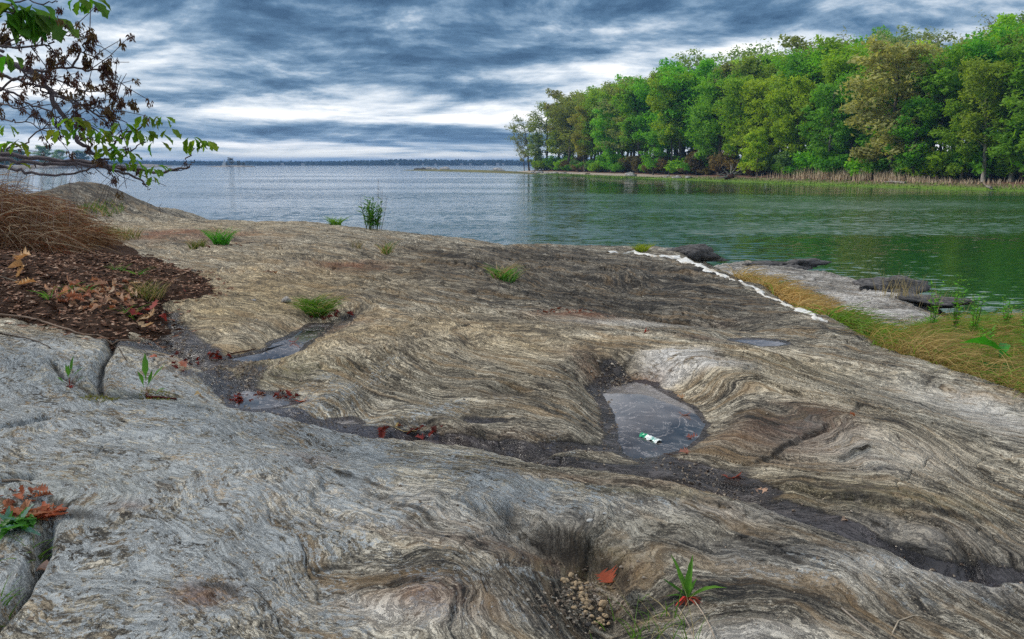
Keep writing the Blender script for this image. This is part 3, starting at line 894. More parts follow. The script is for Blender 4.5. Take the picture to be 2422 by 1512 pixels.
def Zb(x, y):
    """ground height with the soil bank"""
    z = Z(x, y)
    if y > 5.1 and y < 15.9 and -1.14 < x / y < -.29:
        i = (x / y + 1.15) / (.87) * (len(ba) - 1)
        j = (1 / y - 1 / 5.0) / (1 / 16.0 - 1 / 5.0) * (len(by) - 1)
        i0, j0 = min(int(i), nb - 2), min(int(j), len(by) - 2); fi, fj = i - i0, j - j0
        if BSD[j0, i0] < .4:
            zb = (BZ[j0, i0] * (1 - fi) + BZ[j0, i0 + 1] * fi) * (1 - fj) + (BZ[j0 + 1, i0] * (1 - fi) + BZ[j0 + 1, i0 + 1] * fi) * fj
            z = max(z, zb)
    return z


# ------------------------------------------------------------------ wooded shore across the water
WL = [(3300, 500), (3000, 482), (2700, 466), (2422, 453), (2200, 447), (2000, 441), (1800, 433), (1600, 425.5), (1450, 419.5), (1330, 414.5), (1240, 410.5), (1190, 408.5)]
SH = np.array([tuple(at_z(u, v, 0))[:2] for u, v in WL])
seg = np.r_[0, np.cumsum(np.linalg.norm(np.diff(SH, axis=0), axis=1))]
SL = seg[-1]


def shore(l):
    """point and inland normal at length l along the waterline (0 = right, SL = tip)"""
    x = np.interp(l, seg, SH[:, 0]); y = np.interp(l, seg, SH[:, 1])
    l2 = np.minimum(l + 12, SL); l1 = np.maximum(l - 12, 0)
    tx = np.interp(l2, seg, SH[:, 0]) - np.interp(l1, seg, SH[:, 0]); ty = np.interp(l2, seg, SH[:, 1]) - np.interp(l1, seg, SH[:, 1])
    L = np.hypot(tx, ty) + 1e-9
    return x, y, ty / L, -tx / L


def shore_z(l, o):
    """height o metres inland"""
    k = np.clip(1 - l / SL, 0, 1)
    beach = np.interp(o, [-20, -6, 0, 4, 8, 14, 25, 50, 90, 200], [-3, -.8, 0, .28, .62, 1.2, 2.2, 3.6, 5, 8])
    hill = sstep(.30, .95, k) * np.interp(o, [12, 40, 90, 200], [0, 1.5, 5, 9])
    wid = np.interp(k, [0, .12, .25, .42, .6, .8, 1], [8, 34, 42, 48, 90, 160, 260])
    return (beach + hill) * sstep(wid + 14, wid - 4, o) - 1.2 * sstep(wid + 4, wid + 16, o), wid


ls = np.linspace(-10, SL + 14, 260)
os_ = np.array([-12, -6, -2, -.6, 0, .7, 1.5, 2.5, 4, 6, 8, 10, 13, 17, 22, 30, 40, 52, 66, 90, 130, 190, 260.])
LLg, OOg = np.meshgrid(ls, os_, indexing='ij')
sx, sy, nx_, ny_ = shore(LLg)
over = np.clip(LLg - SL, 0, 99)
sx = sx + ny_ * -over; sy = sy + nx_ * over
jit = 1.2 * fbm(LLg * .09, OOg * .03, 3, 71)
TX, TY = sx + nx_ * (OOg + jit), sy + ny_ * (OOg + jit)
TZ, _w = shore_z(LLg, OOg)
TZ = TZ + .18 * fbm(TX * .25, TY * .25, 3, 72) * (OOg > 1) + .05 * perlin(TX * .9, TY * .9, 73) - .25 * over
m_shore, g = mat_new('shore_ground')
at_o = g.attr('inland').outputs['Fac']
at_l = g.attr('along').outputs['Fac']
pos = g.n('ShaderNodeTexCoord').outputs['Object']
n1 = g.noise(pos, 1.6, 5, .65); n2 = g.noise(pos, .28, 3, .6)
o2 = g.m('ADD', at_o, g.m('MULTIPLY', g.m('SUBTRACT', n2, .5), 3.0))
sand = g.mix(n1, (.34, .27, .21), (.62, .53, .45))
algae = g.mix(n1, (.09, .18, .02), (.22, .36, .045))
lit = g.mix(n1, (.09, .045, .028), (.26, .14, .09))
gr = g.sm(at_l, .62, .40)          # marsh lawn on the right half
c = g.mix(g.sm(o2, .8, g.m('ADD', 2.2, g.m('MULTIPLY', gr, 5.0))), algae, g.mix(g.m('MULTIPLY', gr, .75), sand, lit))
c = g.mix(g.sm(o2, 7.2, 9.5), c, lit)
c = g.mix(g.sm(at_o, .35, -.1), c, (.03, .045, .015))
out(g, pbsdf(g, c, .9, .2, bump(g, n1, .6, .15)))
nO = len(os_)
ii, jj = np.meshgrid(np.arange(len(ls) - 1), np.arange(nO - 1), indexing='ij')
k0 = ii * nO + jj
me = new_mesh('wooded_shore', np.stack([TX, TY, TZ], -1).reshape(-1, 3), np.stack([k0, k0 + 1, k0 + nO + 1, k0 + nO], -1).reshape(-1, 4))
a_ = me.attributes.new('inland', 'FLOAT', 'POINT'); a_.data.foreach_set('value', OOg.astype(np.float32).ravel())
a_ = me.attributes.new('along', 'FLOAT', 'POINT'); a_.data.foreach_set('value', (LLg / SL).astype(np.float32).ravel())
tag(link('wooded_shore', me, m_shore), kind='structure')


def shore_pt(l, o):
    x, y, nx1, ny1 = shore(np.array(float(l)))
    z, wid = shore_z(np.array(float(l)), np.array(float(o)))
    return Vector((float(x + nx1 * o), float(y + ny1 * o), float(z))), float(wid)


LU = np.linspace(0, SL, 800)
_pu = np.array([proj(shore_pt(l, 0)[0])[0] for l in LU])


def l_at_u(u, o=0):
    lo = 0; best = 1e9
    for l in LU[::4]:
        uu = proj(shore_pt(l, o)[0])[0]
        if abs(uu - u) < best:
            best = abs(uu - u); lo = l
    return lo

# ------------------------------------------------------------------ trees of the far wood
m_leaf = leaf_mat('tree_leaves', .45, .6, .35, .30, boost=2.9)
m_bark = simple_mat('bark', (.055, .045, .036), (.17, .145, .12), 6, .9, (1, 1, .25))
m_bark_pale = simple_mat('pale_bark', (.16, .14, .12), (.36, .33, .29), 5, .9, (1, 1, .25))


def leaf_cards(C, N, size, rng, flat=.55):
    """irregular leaf-spray quads at C"""
    n = len(C)
    A = rng.normal(size=(n, 3)); A[:, 2] *= flat
    A /= np.linalg.norm(A, axis=1)[:, None]
    Bv = np.cross(A, N + rng.normal(size=(n, 3)) * .55); Bv /= np.linalg.norm(Bv, axis=1)[:, None] + 1e-9
    s = size * rng.uniform(.55, 1.25, n)[:, None]
    w = s * rng.uniform(.38, .62, (n, 1))
    k = rng.uniform(-.25, .25, (n, 1))
    nn = np.cross(A, Bv) * s * .18
    V = np.stack([C - A * s, C + Bv * w + A * s * k + nn, C + A * s, C - Bv * w + A * s * k * .5 + nn], 1).reshape(-1, 3)
    i = np.arange(n)[:, None] * 4
    return V, i + np.array([0, 1, 2, 3])


def make_tree(seed, H, cr, cb, nlimb, nleaf, leaf, dens=1.0, lean=0.0, top=1.0, droop=0.0, clumpr=1.0):
    """trunk mesh and crown mesh of one tree: H height, cr crown radius, cb height where limbs begin"""
    r = random.Random(seed); rng = np.random.default_rng(seed)
    tk = MB(); tips = []
    hs = np.linspace(0, H * .86, 9)
    wob = np.cumsum(rng.normal(size=(9, 2)) * H * .012, axis=0)
    tr = np.c_[wob[:, 0] + lean * (hs / H) ** 1.6 * H, wob[:, 1], hs]
    rad = np.interp(hs / H, [0, .05, .5, .86], [.021 * H, .0155 * H, .010 * H, .003 * H])
    tk.tube(tr, rad, 7)
    tips.append((tr[-1], .9)); tips.append((tr[-2], .8))
    for i in range(nlimb):
        f = cb + (.93 - cb) * ((i + r.random() * .8) / nlimb)
        z0 = f * H * .9
        p0 = np.array([np.interp(z0, hs, tr[:, k]) for k in range(3)])
        az = i * 2.4 + r.uniform(-.5, .5)
        g_ = (f - cb) / (1 - cb)
        prof = (math.sin(math.pi * min(1, .16 + .74 * g_)) ** .75) * top + (1 - top) * (1 - g_)
        L = cr * prof * r.uniform(.75, 1.15)
        up = r.uniform(.25, .75) + .5 * g_ - droop
        pts = [p0]
        dirv = np.array([math.cos(az), math.sin(az), up * .8])
        for k in range(4):
            dirv = dirv + rng.normal(size=3) * .16 + np.array([0, 0, .05 - droop * .2])
            pts.append(pts[-1] + dirv / np.linalg.norm(dirv) * L / 4)
        r0 = .0052 * H * (1.15 - .6 * g_)
        tk.tube(pts, np.linspace(r0, r0 * .25, 5), 5, False)
        tips.append((pts[-1], 1.0)); tips.append((pts[3], .8))
        if r.random() < .7: tips.append((pts[2], .6))
        for j in range(r.randint(2, 4)):
            b0 = pts[r.randint(1, 3)]
            a2 = az + r.uniform(-1.3, 1.3)
            l2 = L * r.uniform(.3, .55)
            e = b0 + np.array([math.cos(a2), math.sin(a2), r.uniform(-.1, .8)]) * l2
            mid = (b0 + e) / 2 + rng.normal(size=3) * .04 * L
            tk.tube([b0, mid, e], [r0 * .45, r0 * .3, r0 * .12], 4, False)
            tips.append((e, .8))
            if r.random() < .5: tips.append((mid, .55))
    w = np.array([t[1] for t in tips]) * np.array([r.uniform(.4, 1.4) for _ in tips])
    cnt = (w / w.sum() * nleaf).astype(int)
    Cs, Ns = [], []
    for (p, ww), c in zip(tips, cnt):
        if c < 1: continue
        rr = H * .062 * clumpr * r.uniform(.7, 1.35)
        dv = rng.normal(size=(c, 3)); dv /= np.linalg.norm(dv, axis=1)[:, None]
        rad_ = rr * rng.random((c, 1)) ** .45
        Cs.append(np.asarray(p) + dv * rad_ * np.array([1.2, 1.2, .72]))
        Ns.append(dv + np.array([0, 0, .5]))
    Cc, Nn = np.concatenate(Cs), np.concatenate(Ns)
    V, F = leaf_cards(Cc, Nn, leaf, rng)
    return tk.mesh('tree_trunk'), new_mesh('tree_crown', V, F, False)


VAR = {}
for nm, a in {
    'broad': (1, 17, 5.2, .30, 20, 7500, .30), 'broad2': (2, 17, 4.8, .22, 22, 8000, .28), 'tall': (3, 20, 4.0, .20, 22, 6500, .29),
    'tall2': (4, 20, 4.4, .26, 20, 6000, .30), 'airy': (5, 18, 4.8, .24, 20, 3600, .27), 'airy2': (6, 19, 4.2, .40, 16, 1700, .25),
    'full': (7, 15, 4.6, .10, 26, 8500, .28), 'full2': (8, 14, 4.0, .08, 24, 7000, .28), 'low': (9, 9, 3.0, .10, 16, 3600, .24),
    'edge': (10, 15, 5.2, .24, 18, 2600, .25, 1, -.12), 'bare': (11, 19, 3.2, .34, 16, 650, .22)}.items():
    VAR[nm] = make_tree(*a)
for t_, c_ in VAR.values():
    t_.materials.append(m_bark); c_.materials.append(m_leaf)


def make_shrub(seed, H, W, n, leaf):
    rng = np.random.default_rng(seed); r = random.Random(seed)
    st = MB(); C, Nn = [], []
    k_ = 11
    for i in range(k_):
        az, sp = i * 2.4 + r.uniform(-.3, .3), W * r.uniform(.2, 1)
        e = np.array([math.cos(az) * sp, math.sin(az) * sp, H * r.uniform(.45, 1) * (1.15 - .45 * sp / W)])
        st.tube([(0, 0, -.1), (e[0] * .35, e[1] * .35, e[2] * .5), e], [.05, .035, .01], 4, False)
        for f in (1, .72):
            c = n // (2 * k_); dv = rng.normal(size=(c, 3)); dv /= np.linalg.norm(dv, axis=1)[:, None]
            C.append(e * f + dv * (rng.random((c, 1)) ** .45) * W * .36 * np.array([1, 1, .75])); Nn.append(dv + (0, 0, .5))
    V, F = leaf_cards(np.concatenate(C), np.concatenate(Nn), leaf, rng)
    V[:, 2] = np.maximum(V[:, 2], .05)
    a, b_ = st.mesh('shrub_stems'), new_mesh('shrub_foliage', V, F, False)
    a.materials.append(m_bark); b_.materials.append(m_leaf)
    return a, b_


SHV = [make_shrub(s, 2.2, 1.9, 1500, .2) for s in (31, 32, 33)]
GREEN = [(.058, .155, .007), (.072, .172, .006), (.090, .172, .008), (.050, .130, .008), (.098, .158, .008), (.044, .135, .010)]
YELG = [(.13, .19, .018), (.15, .20, .02)]
OLIVE = [(.092, .118, .022), (.10, .12, .026), (.085, .12, .018), (.10, .115, .034)]
BROWN = [(.105, .105, .03), (.11, .10, .032)]


def tree(kind, p, h, color, label, group=None, rz=None, wide=1.0, pale=False):
    tm, cm = VAR[kind]
    o = thing('tree', label, 'tree', p, R.uniform(0, 6.28) if rz is None else rz, group)
    H0 = {'broad': 17, 'broad2': 17, 'tall': 20, 'tall2': 20, 'airy': 18, 'airy2': 19, 'full': 15, 'full2': 14, 'low': 9, 'edge': 15, 'bare': 19}[kind] * .97
    k = h / H0
    o.scale = (k * wide, k * wide, k)
    t = link('trunk', tm, None, o); c = link('crown', cm, None, o, color=color)
    if pale:
        t.material_slots[0].link = 'OBJECT'; t.material_slots[0].material = m_bark_pale
    return o


SKY = [(1215, 345), (1225, 305), (1240, 275), (1280, 248), (1320, 235), (1370, 220), (1450, 197), (1500, 188), (1560, 182), (1620, 160), (1680, 152), (1750, 140), (1800, 128), (1850, 112), (1900, 102), (1950, 98), (1990, 112), (2040, 104), (2100, 96), (2150, 92), (2200, 100), (2250, 92), (2290, 78), (2340, 62), (2420, 50), (2500, 42), (2700, 30), (3000, 10)]


def sky_h(p):
    """height at which a tree at p just reaches the wood's skyline"""
    u, v = proj(p)
    vt = np.interp(u, [a for a, _ in SKY], [b_ for _, b_ in SKY])
    dep = p[1] * CP - (p[2] - HE) * SP
    return (v - vt) / FPX * dep / .985, u


def pick(lst):
    c = R.choice(lst); f = R.uniform(.82, 1.2)
    return tuple(x * f for x in c)


ORD = ['first', 'second', 'third', 'fourth', 'fifth', 'sixth', 'seventh', 'eighth', 'ninth', 'tenth', 'eleventh', 'twelfth', 'thirteenth', 'fourteenth', 'fifteenth', 'sixteenth', 'seventeenth', 'eighteenth', 'nineteenth', 'twentieth']
# front row, one by one: (u, inland m, kind, colour, height as a share of the skyline, width, pale trunk, label)
FRONT = [
    (1222, 8, 'edge', (0.080, 0.085, 0.030), .62, .7, 0, 'thin leaning olive tree at the very tip of the wood beside the open water'),
    (1246, 10, 'edge', (0.085, 0.100, 0.028), .9, 1.0, 0, 'olive tree of spreading bare limbs just behind the tip of the point'),
    (1266, 8, 'full', (0.094, 0.130, 0.045), .60, .8, 0, 'small blue green round tree close behind the boulders at the point'),
    (1292, 11, 'airy', (0.085, 0.110, 0.020), .98, 1.1, 0, 'olive green tall tree behind the small blue green tree'),
    (1322, 12, 'tall2', (0.090, 0.125, 0.010), .97, 1.0, 0, 'olive tree with dark upright trunks between the point and the brown thicket'),
    (1352, 13, 'airy', (0.090, 0.108, 0.022), .97, 1.1, 0, 'brownish airy tree over the brown thicket near the point'),
    (1382, 10, 'broad2', (0.120, 0.118, 0.018), .78, .75, 0, 'orange tinged young tree among green crowns above the flat shore rocks'),
    (1412, 13, 'tall', (0.096, 0.160, 0.010), .99, 1.0, 0, 'bright green tall tree with white trunk seen through its base'),
    (1446, 11, 'full', (0.077, 0.180, 0.010), .78, .95, 1, 'vivid green tree reaching low over the beach, left of the sky gaps'),
    (1480, 13, 'airy', (0.100, 0.120, 0.040), .97, 1.1, 0, 'grey olive tree of half open leaves above the light gaps'),
    (1512, 12, 'tall2', (0.083, 0.165, 0.010), .97, 1.1, 0, 'green high crowned tree with sky showing between its trunks'),
    (1545, 8, 'low', (0.071, 0.165, 0.013), .46, 1.0, 0, 'short vivid green tree above the sand at the large grey boulder'),
    (1585, 10, 'broad', (0.125, 0.175, 0.012), .86, .85, 0, 'yellow green tree standing out before darker crowns, mid shore'),
    (1622, 13, 'tall2', (0.077, 0.140, 0.010), .99, 1.1, 0, 'dark green tall tree behind the yellow green one'),
    (1660, 11, 'full2', (0.083, 0.170, 0.013), .66, 1.0, 0, 'bright green low branched tree just left of the driftwood roots'),
    (1698, 12, 'broad', (0.071, 0.150, 0.011), .88, 1.0, 0, 'broad green tree right behind the driftwood roots'),
    (1742, 11, 'tall', (0.089, 0.150, 0.010), .86, 1.1, 0, 'green tree whose crown starts above the dry reeds left end'),
    (1790, 8, 'low', (0.150, 0.210, 0.012), .40, .95, 0, 'small bright yellow green tree at the back of the reeds'),
    (1806, 12, 'full', (0.119, 0.165, 0.010), .80, .95, 0, 'yellowish green tall tree above the small bright yellow one'),
    (1850, 10, 'broad', (0.096, 0.150, 0.010), .68, .8, 1, 'green tree on a straight pale trunk behind the reeds'),
    (1888, 11, 'broad2', (0.122, 0.170, 0.010), .72, .85, 0, 'lime green rounded tree in front of the bare topped tree'),
    (1955, 10, 'full', (0.064, 0.145, 0.013), .70, .9, 1, 'dark vivid green tree left of the tan blossoming tree'),
    (2010, 13, 'broad2', (0.064, 0.150, 0.011), .76, .85, 0, 'deep green tree pressed against the tan blossoming tree'),
    (2105, 10, 'full', (0.150, 0.150, 0.055), .95, 1.15, 0, 'big tan blossoming tree, palest and tallest on the right shore'),
    (2165, 9, 'full2', (0.058, 0.150, 0.011), .58, 1.0, 0, 'bright green tree with level sprays right of the tan tree'),
    (2215, 12, 'broad', (0.071, 0.140, 0.010), .84, 1.0, 0, 'green tree behind the level sprays, right of the tan tree'),
    (2275, 10, 'full2', (0.083, 0.140, 0.011), .55, .9, 1, 'slender trunked green tree at the reddish bank'),
    (2325, 9, 'tall2', (0.097, 0.135, 0.015), .80, 1.0, 1, 'olive green tree with thin white stem near the picture edge'),
    (2385, 10, 'tall', (0.071, 0.115, 0.010), .78, 1.2, 1, 'tall tree with forked pale trunk in the dark corner of the wood'),
    (2440, 10, 'full', (0.058, 0.120, 0.010), .85, 1.1, 0, 'dark green tree at the right end of the shore'),
    (2510, 9, 'full2', (0.071, 0.130, 0.011), .8, 1.1, 0, 'green tree past the forked pale trunk'),
    (2590, 10, 'broad', (0.064, 0.120, 0.010), .9, 1.1, 0, 'shaded green tree farthest right along the shore'),
]
for (u, o_, kd, colr, hf, wd, pl_, lab) in FRONT:
    l = l_at_u(u, o_)
    p, w_ = shore_pt(l, min(o_, 12))
    h_, _ = sky_h(p)
    tree(kd, p, h_ * hf, colr, lab, 'trees along the far shore', wide=wd, pale=bool(pl_), rz=0 if kd == 'edge' else None)

ZONES = [(1290, 'at the tip of the point'), (1400, 'behind the flat shore rocks'), (1500, 'behind the lone large boulder'), (1600, 'at the light gaps of the wood'), (1730, 'behind the driftwood stump'), (1860, 'behind the tall end of the reeds'), (2030, 'behind the low end of the reeds'), (2150, 'under the tan blossoming tree'), (2280, 'right of the tan blossoming tree'), (9999, 'in the dark right end of the wood')]


def zone(u):
    return next(t for a, t in ZONES if u < a)


# the rows behind: nothing tells the trees of one row apart
nrow = 0
for row, (off, step) in enumerate([(17, 5.2), (25, 6.2), (35, 7.5), (50, 9), (70, 10), (95, 12), (125, 14)]):
    l = 8 + row * 2.2
    while l < SL - 10:
        o_ = off + R.uniform(-3, 3)
        p, wid = shore_pt(l, o_)
        l += step * R.uniform(.8, 1.25)
        if o_ > wid - 2:
            continue
        h_, u = sky_h(p)
        if u > 2720 or h_ < 5:
            continue
        f = R.uniform(.86, 1.0) if row < 4 else R.uniform(.8, 1.0)
        if 1430 < u < 1700 and row in (1, 2):
            kd = R.choice(['tall2', 'airy2', 'airy', 'tall'])
        else:
            kd = R.choice(['broad', 'tall', 'tall2', 'broad2', 'airy', 'broad', 'broad2'])
        if h_ * f > 26:
            h_ = 26 / f
        cc = pick(GREEN + GREEN + YELG[:1] + OLIVE) if u > 1400 else pick(OLIVE + OLIVE + GREEN[:2] + BROWN)
        tree(kd, p, h_ * f, cc, ['tree half hidden in the second row ', 'tree showing only its upper crown ', 'back tree showing just its top '][min(row, 2)] + zone(u),
             ['second row of the far wood ', 'third row of the far wood ', 'back of the far wood '][min(row, 2)] + zone(u), wide=R.uniform(.9, 1.15))
        nrow += 1
# tops that stand above the skyline
for (u, kd, off, top_v, colr, lab) in [
    (1965, 'bare', 34, 83, (.11, .12, .05), 'nearly bare grey tree rising above the wood, left of the tan tree'),
    (1640, 'airy', 34, 138, (.09, .13, .03), 'thin leaved treetop breaking the skyline left of centre of the wood'),
    (1740, 'airy2', 36, 120, (.09, .13, .04), 'feathery treetop above the middle of the wood'),
    (1800, 'airy2', 40, 108, (.09, .13, .05), 'pair of wispy boughs rising over the middle of the wood'),
    (2110, 'airy', 42, 88, (.10, .13, .06), 'wispy pale crown on the skyline behind the tan tree'),
    (2170, 'airy2', 44, 80, (.09, .11, .04), 'dark open treetop just right of the wispy pale crown'),
    (2330, 'bare', 40, 38, (.09, .10, .035), 'tall open treetop standing above the wood near the corner'),
    (2395, 'airy2', 44, 42, (.06, .10, .03), 'highest dark treetop in the upper corner of the wood')]:
    l = l_at_u(u, off); p, w_ = shore_pt(l, off)
    u2, v2 = proj(p); dep = p.y * CP - (p.z - HE) * SP
    tree(kd, p, (v2 - top_v) / FPX * dep / .97, colr, lab, 'treetops above the skyline')

# understorey along the wood's foot
ni = 0
l = 6
while l < SL - 4:
    u = proj(shore_pt(l, 0)[0])[0]
    for o_ in (R.uniform(9.5, 12.5), R.uniform(14, 19)):
        p, wid = shore_pt(l, o_)
        if o_ > wid - 1 or p.z < .3: continue
        a, b_ = SHV[ni % 3]; ni += 1
        brown = R.random() < (.5 if 1330 < u < 1700 else .25)
        zn = zone(u)
        o = thing('bush', ('brown twiggy thicket bush ' if brown else 'low green bush ') + zn, 'bush', p, R.uniform(0, 6.28), ('brown bushes ' if brown else 'green bushes ') + zn)
        k = R.uniform(.7, 1.7) if u < 1750 else R.uniform(.9, 2.3); o.scale = (k * R.uniform(.9, 1.4), k * R.uniform(.9, 1.4), k * R.uniform(.8, 1.35))
        link('stems', a, None, o)
        link('foliage', b_, None, o, color=pick([(.06, .05, .02), (.075, .055, .025)]) if brown else pick(GREEN + [(.05, .09, .03)]))
    l += R.uniform(1.9, 3.2)

# dry reeds and marsh grass
def blades(mb, p, n, rad, h, wid, lean=.25, bend=.4, segs=3, dirx=0.0, zf=None, rng=R):
    for _ in range(n):
        a, rr = rng.uniform(0, 6.283), rad * math.sqrt(rng.random())
        x, y = p[0] + math.cos(a) * rr, p[1] + math.sin(a) * rr
        z = zf(x, y) if zf else p[2]
        hh = h * rng.uniform(.5, 1.1); az = rng.uniform(0, 6.283)
        lx, ly = math.cos(az) * lean * hh + dirx * hh, math.sin(az) * lean * hh
        bx, by_ = lx * bend * 2, ly * bend * 2
        pts = []
        for k in range(segs + 1):
            f = k / segs
            zz = hh * (f - bend * .55 * f * f * f)
            pts.append((x + lx * f + bx * f * f, y + ly * f + by_ * f * f, z - .01 + zz))
        mb.ribbon(pts, np.linspace(wid, wid * .12, segs + 1))


m_straw = simple_mat('dry_reed', (.42, .31, .20), (.74, .60, .42), 1.2, .85)
mbr = MB()
for _ in range(3000):
    u = R.triangular(1690, 2330, 1880); o_ = R.uniform(6.5, 10.5)
    l = np.interp(u, _pu[::-1], LU[::-1])
    p, _w2 = shore_pt(l, o_)
    big = .35 + .75 * math.exp(-((u - 1860) / 150) ** 2) + .25 * math.exp(-((u - 2030) / 80) ** 2)
    if perlin(p.x * .35, p.y * .35, 91) < -.25: continue
    blades(mbr, p, 1, .2, 2.1 * big * R.uniform(.6, 1.2), .085, .12, .3, 2)
tag(link('dry_reeds', mbr.mesh('dry_reeds'), m_straw), 'tan dry reeds lining the far marsh behind the green strip', 'reeds', kind='stuff')
m_marsh = simple_mat('marsh_grass', (.10, .20, .02), (.26, .38, .05), .8, .8)
mbr = MB()
for _ in range(7000):
    l = SL * R.uniform(.04, .80)
    gr_ = 1.0 if l < SL * .5 else .25
    p, _w2 = shore_pt(l, R.uniform(.2, 1.2 + 6.0 * gr_))
    blades(mbr, p, 1, .2, 0.34 * R.uniform(.5, 1.3), .11, .3, .3, 2)
tag(link('marsh_grass', mbr.mesh('marsh_grass'), m_marsh), 'bright green marsh grass along the far waterline', 'grass', kind='stuff')

# ------------------------------------------------------------------ stones
m_stone = simple_mat('boulder_stone', (.16, .15, .14), (.50, .48, .46), 3, .85, bmp=.6)
m_stone_d = simple_mat('dark_stone', (.022, .021, .023), (.15, .14, .135), 6, .8, (1, 1, 4), bmp=.8)


def stone_mesh(seed, sub=2, rough=.35, flat=.65):
    import bmesh
    bm = bmesh.new(); bmesh.ops.create_icosphere(bm, subdivisions=sub, radius=1)
    for v in bm.verts:
        n_ = mnoise.noise(v.co * 1.1 + Vector((seed * 5.1, 0, 0))) * rough * 1.6 + mnoise.noise(v.co * 2.7 + Vector((0, seed * 3.3, 0))) * rough * .6 + mnoise.noise(v.co * 6 + Vector((0, 0, seed))) * rough * (.3 if sub > 2 else 0) + mnoise.noise(v.co * 13) * rough * (.14 if sub > 3 else 0)
        v.co *= 1 + n_
        v.co.z *= flat
        if v.co.z < -.3: v.co.z = -.3
    me = bpy.data.meshes.new('stone'); bm.to_mesh(me); bm.free()
    for p in me.polygons: p.use_smooth = sub > 1
    return me


STM = [stone_mesh(i) for i in range(5)]
for s_ in STM: s_.materials.append(m_stone)


def stone(name, p, size, label, group=None, m=None, rz=None, mesh=None, cat='stone'):
    o = link(name, mesh or R.choice(STM), None, None, p)
    o.scale = size if hasattr(size, '__len__') else (size, size * R.uniform(.7, 1), size * R.uniform(.7, 1))
    o.rotation_euler = (0, 0, R.uniform(0, 6.28) if rz is None else rz)
    if m:
        o.material_slots[0].link = 'OBJECT'; o.material_slots[0].material = m
    return tag(o, label, cat, group)


def on_shore(u, o_):
    return shore_pt(np.interp(u, _pu[::-1], LU[::-1]), o_)[0]


for (u, o_, s, lab) in [(1462, 3.4, 1.5, 'large rounded grey boulder alone on the far sand'), (1572, 2.8, 1.0, 'pale boulder at the waterline grass left of the driftwood'), (1590, 3.6, .9, 'pale boulder touching the one left of the driftwood'),
                        (1294, 2.6, 1.2, 'flat pale shore rock on the far beach'), (1284, 2.8, .9, 'low pale slab beside the flat shore rock'), (1302, 3.6, .9, 'grey log like rock behind the flat shore rock'),
                        (1256, 2.4, 1.5, 'biggest boulder of the rubble at the point'), (1262, 1.8, 1.1, 'white boulder nearest the water at the point'), (1440, 5.5, 1.6, 'mossy boulder at the edge of the far wood')]:
    stone('shore_boulder', on_shore(u, o_) + Vector((0, 0, .1)), (s, s * .7, s * .55), lab, 'boulders on the far beach', cat='boulder')
for i in range(34):
    u = R.uniform(1224, 1290) if i < 24 else R.uniform(1290, 1560)
    stone('shore_stone', on_shore(u, R.uniform(1.5, 6)) + Vector((0, 0, .05)), R.uniform(.3, .8), 'small pale stone in the scatter along the far beach', 'stones scattered on the far beach')
for (u, o_, L) in [(1310, 3, 5), (1268, 4.5, 4), (1350, 5, 5), (2300, 3, 6), (2040, 6, 4)]:
    mbr = MB(); p = on_shore(u, o_)
    mbr.tube([(-L / 2, 0, .1), (0, .3, .2), (L / 2, .1, .15)], [.16, .14, .07], 6)
    mbr.tube([(0, .3, .2), (.6, .7, .6)], [.06, .02], 4)
    o = link('driftwood_log', mbr.mesh('log'), m_bark_pale, None, p); o.rotation_euler = (0, 0, R.uniform(1.0, 2.2))
    tag(o, {1310: 'pale driftwood log beside the flat shore rocks', 1268: 'driftwood log among the rubble at the point', 1350: 'log on the sand under the brown thicket', 2300: 'fallen log on the reddish bank at far right', 2040: 'leaning dead log in the dry reeds'}[u], 'log', 'logs on the far shore')

# uprooted stump
p = on_shore(1690, 3.2)
st = thing('driftwood_stump', 'bleached uprooted stump with sprawling roots where sand meets reeds', 'driftwood', p)
mbr = MB(); mbr.tube([(-.9, .4, .35), (0, 0, .6), (.7, -.1, .75)], [.34, .5, .42], 9)
link('trunk_base', mbr.mesh('stump_base'), simple_mat('red_wood', (.05, .018, .010), (.16, .07, .045), 3, .9), st)
for i, (ex, ez, c_) in enumerate([(-2.6, .9, .5), (-2.2, .25, .1), (-1.5, 2.0, .6), (-.7, 1.5, .5), (.5, 2.5, .9), (1.5, 2.9, .2), (2.4, 1.7, .9), (3.3, .7, 1.3), (2.0, .3, .3), (1.2, 1.3, .4), (-3.0, .15, .2), (.2, 3.0, .3)]):
    mbr = MB(); q0 = Vector((.15 * ex * .5, 0, .6)); e = Vector((ex, R.uniform(-.9, .9), ez))
    m1 = q0.lerp(e, .35) + Vector((0, R.uniform(-.2, .2), c_ * .35)); m2 = q0.lerp(e, .7) + Vector((R.uniform(-.2, .2), 0, c_ * .45))
    mbr.tube([q0, m1, m2, e], [.17, .12, .08, .03], 6)
    if i % 2 == 0:
        mbr.tube([m2, m2 + Vector((R.uniform(-.4, .6), R.uniform(-.3, .3), R.uniform(.3, .8)))], [.06, .02], 4)
    link('root', mbr.mesh('root'), m_bark_pale, st)

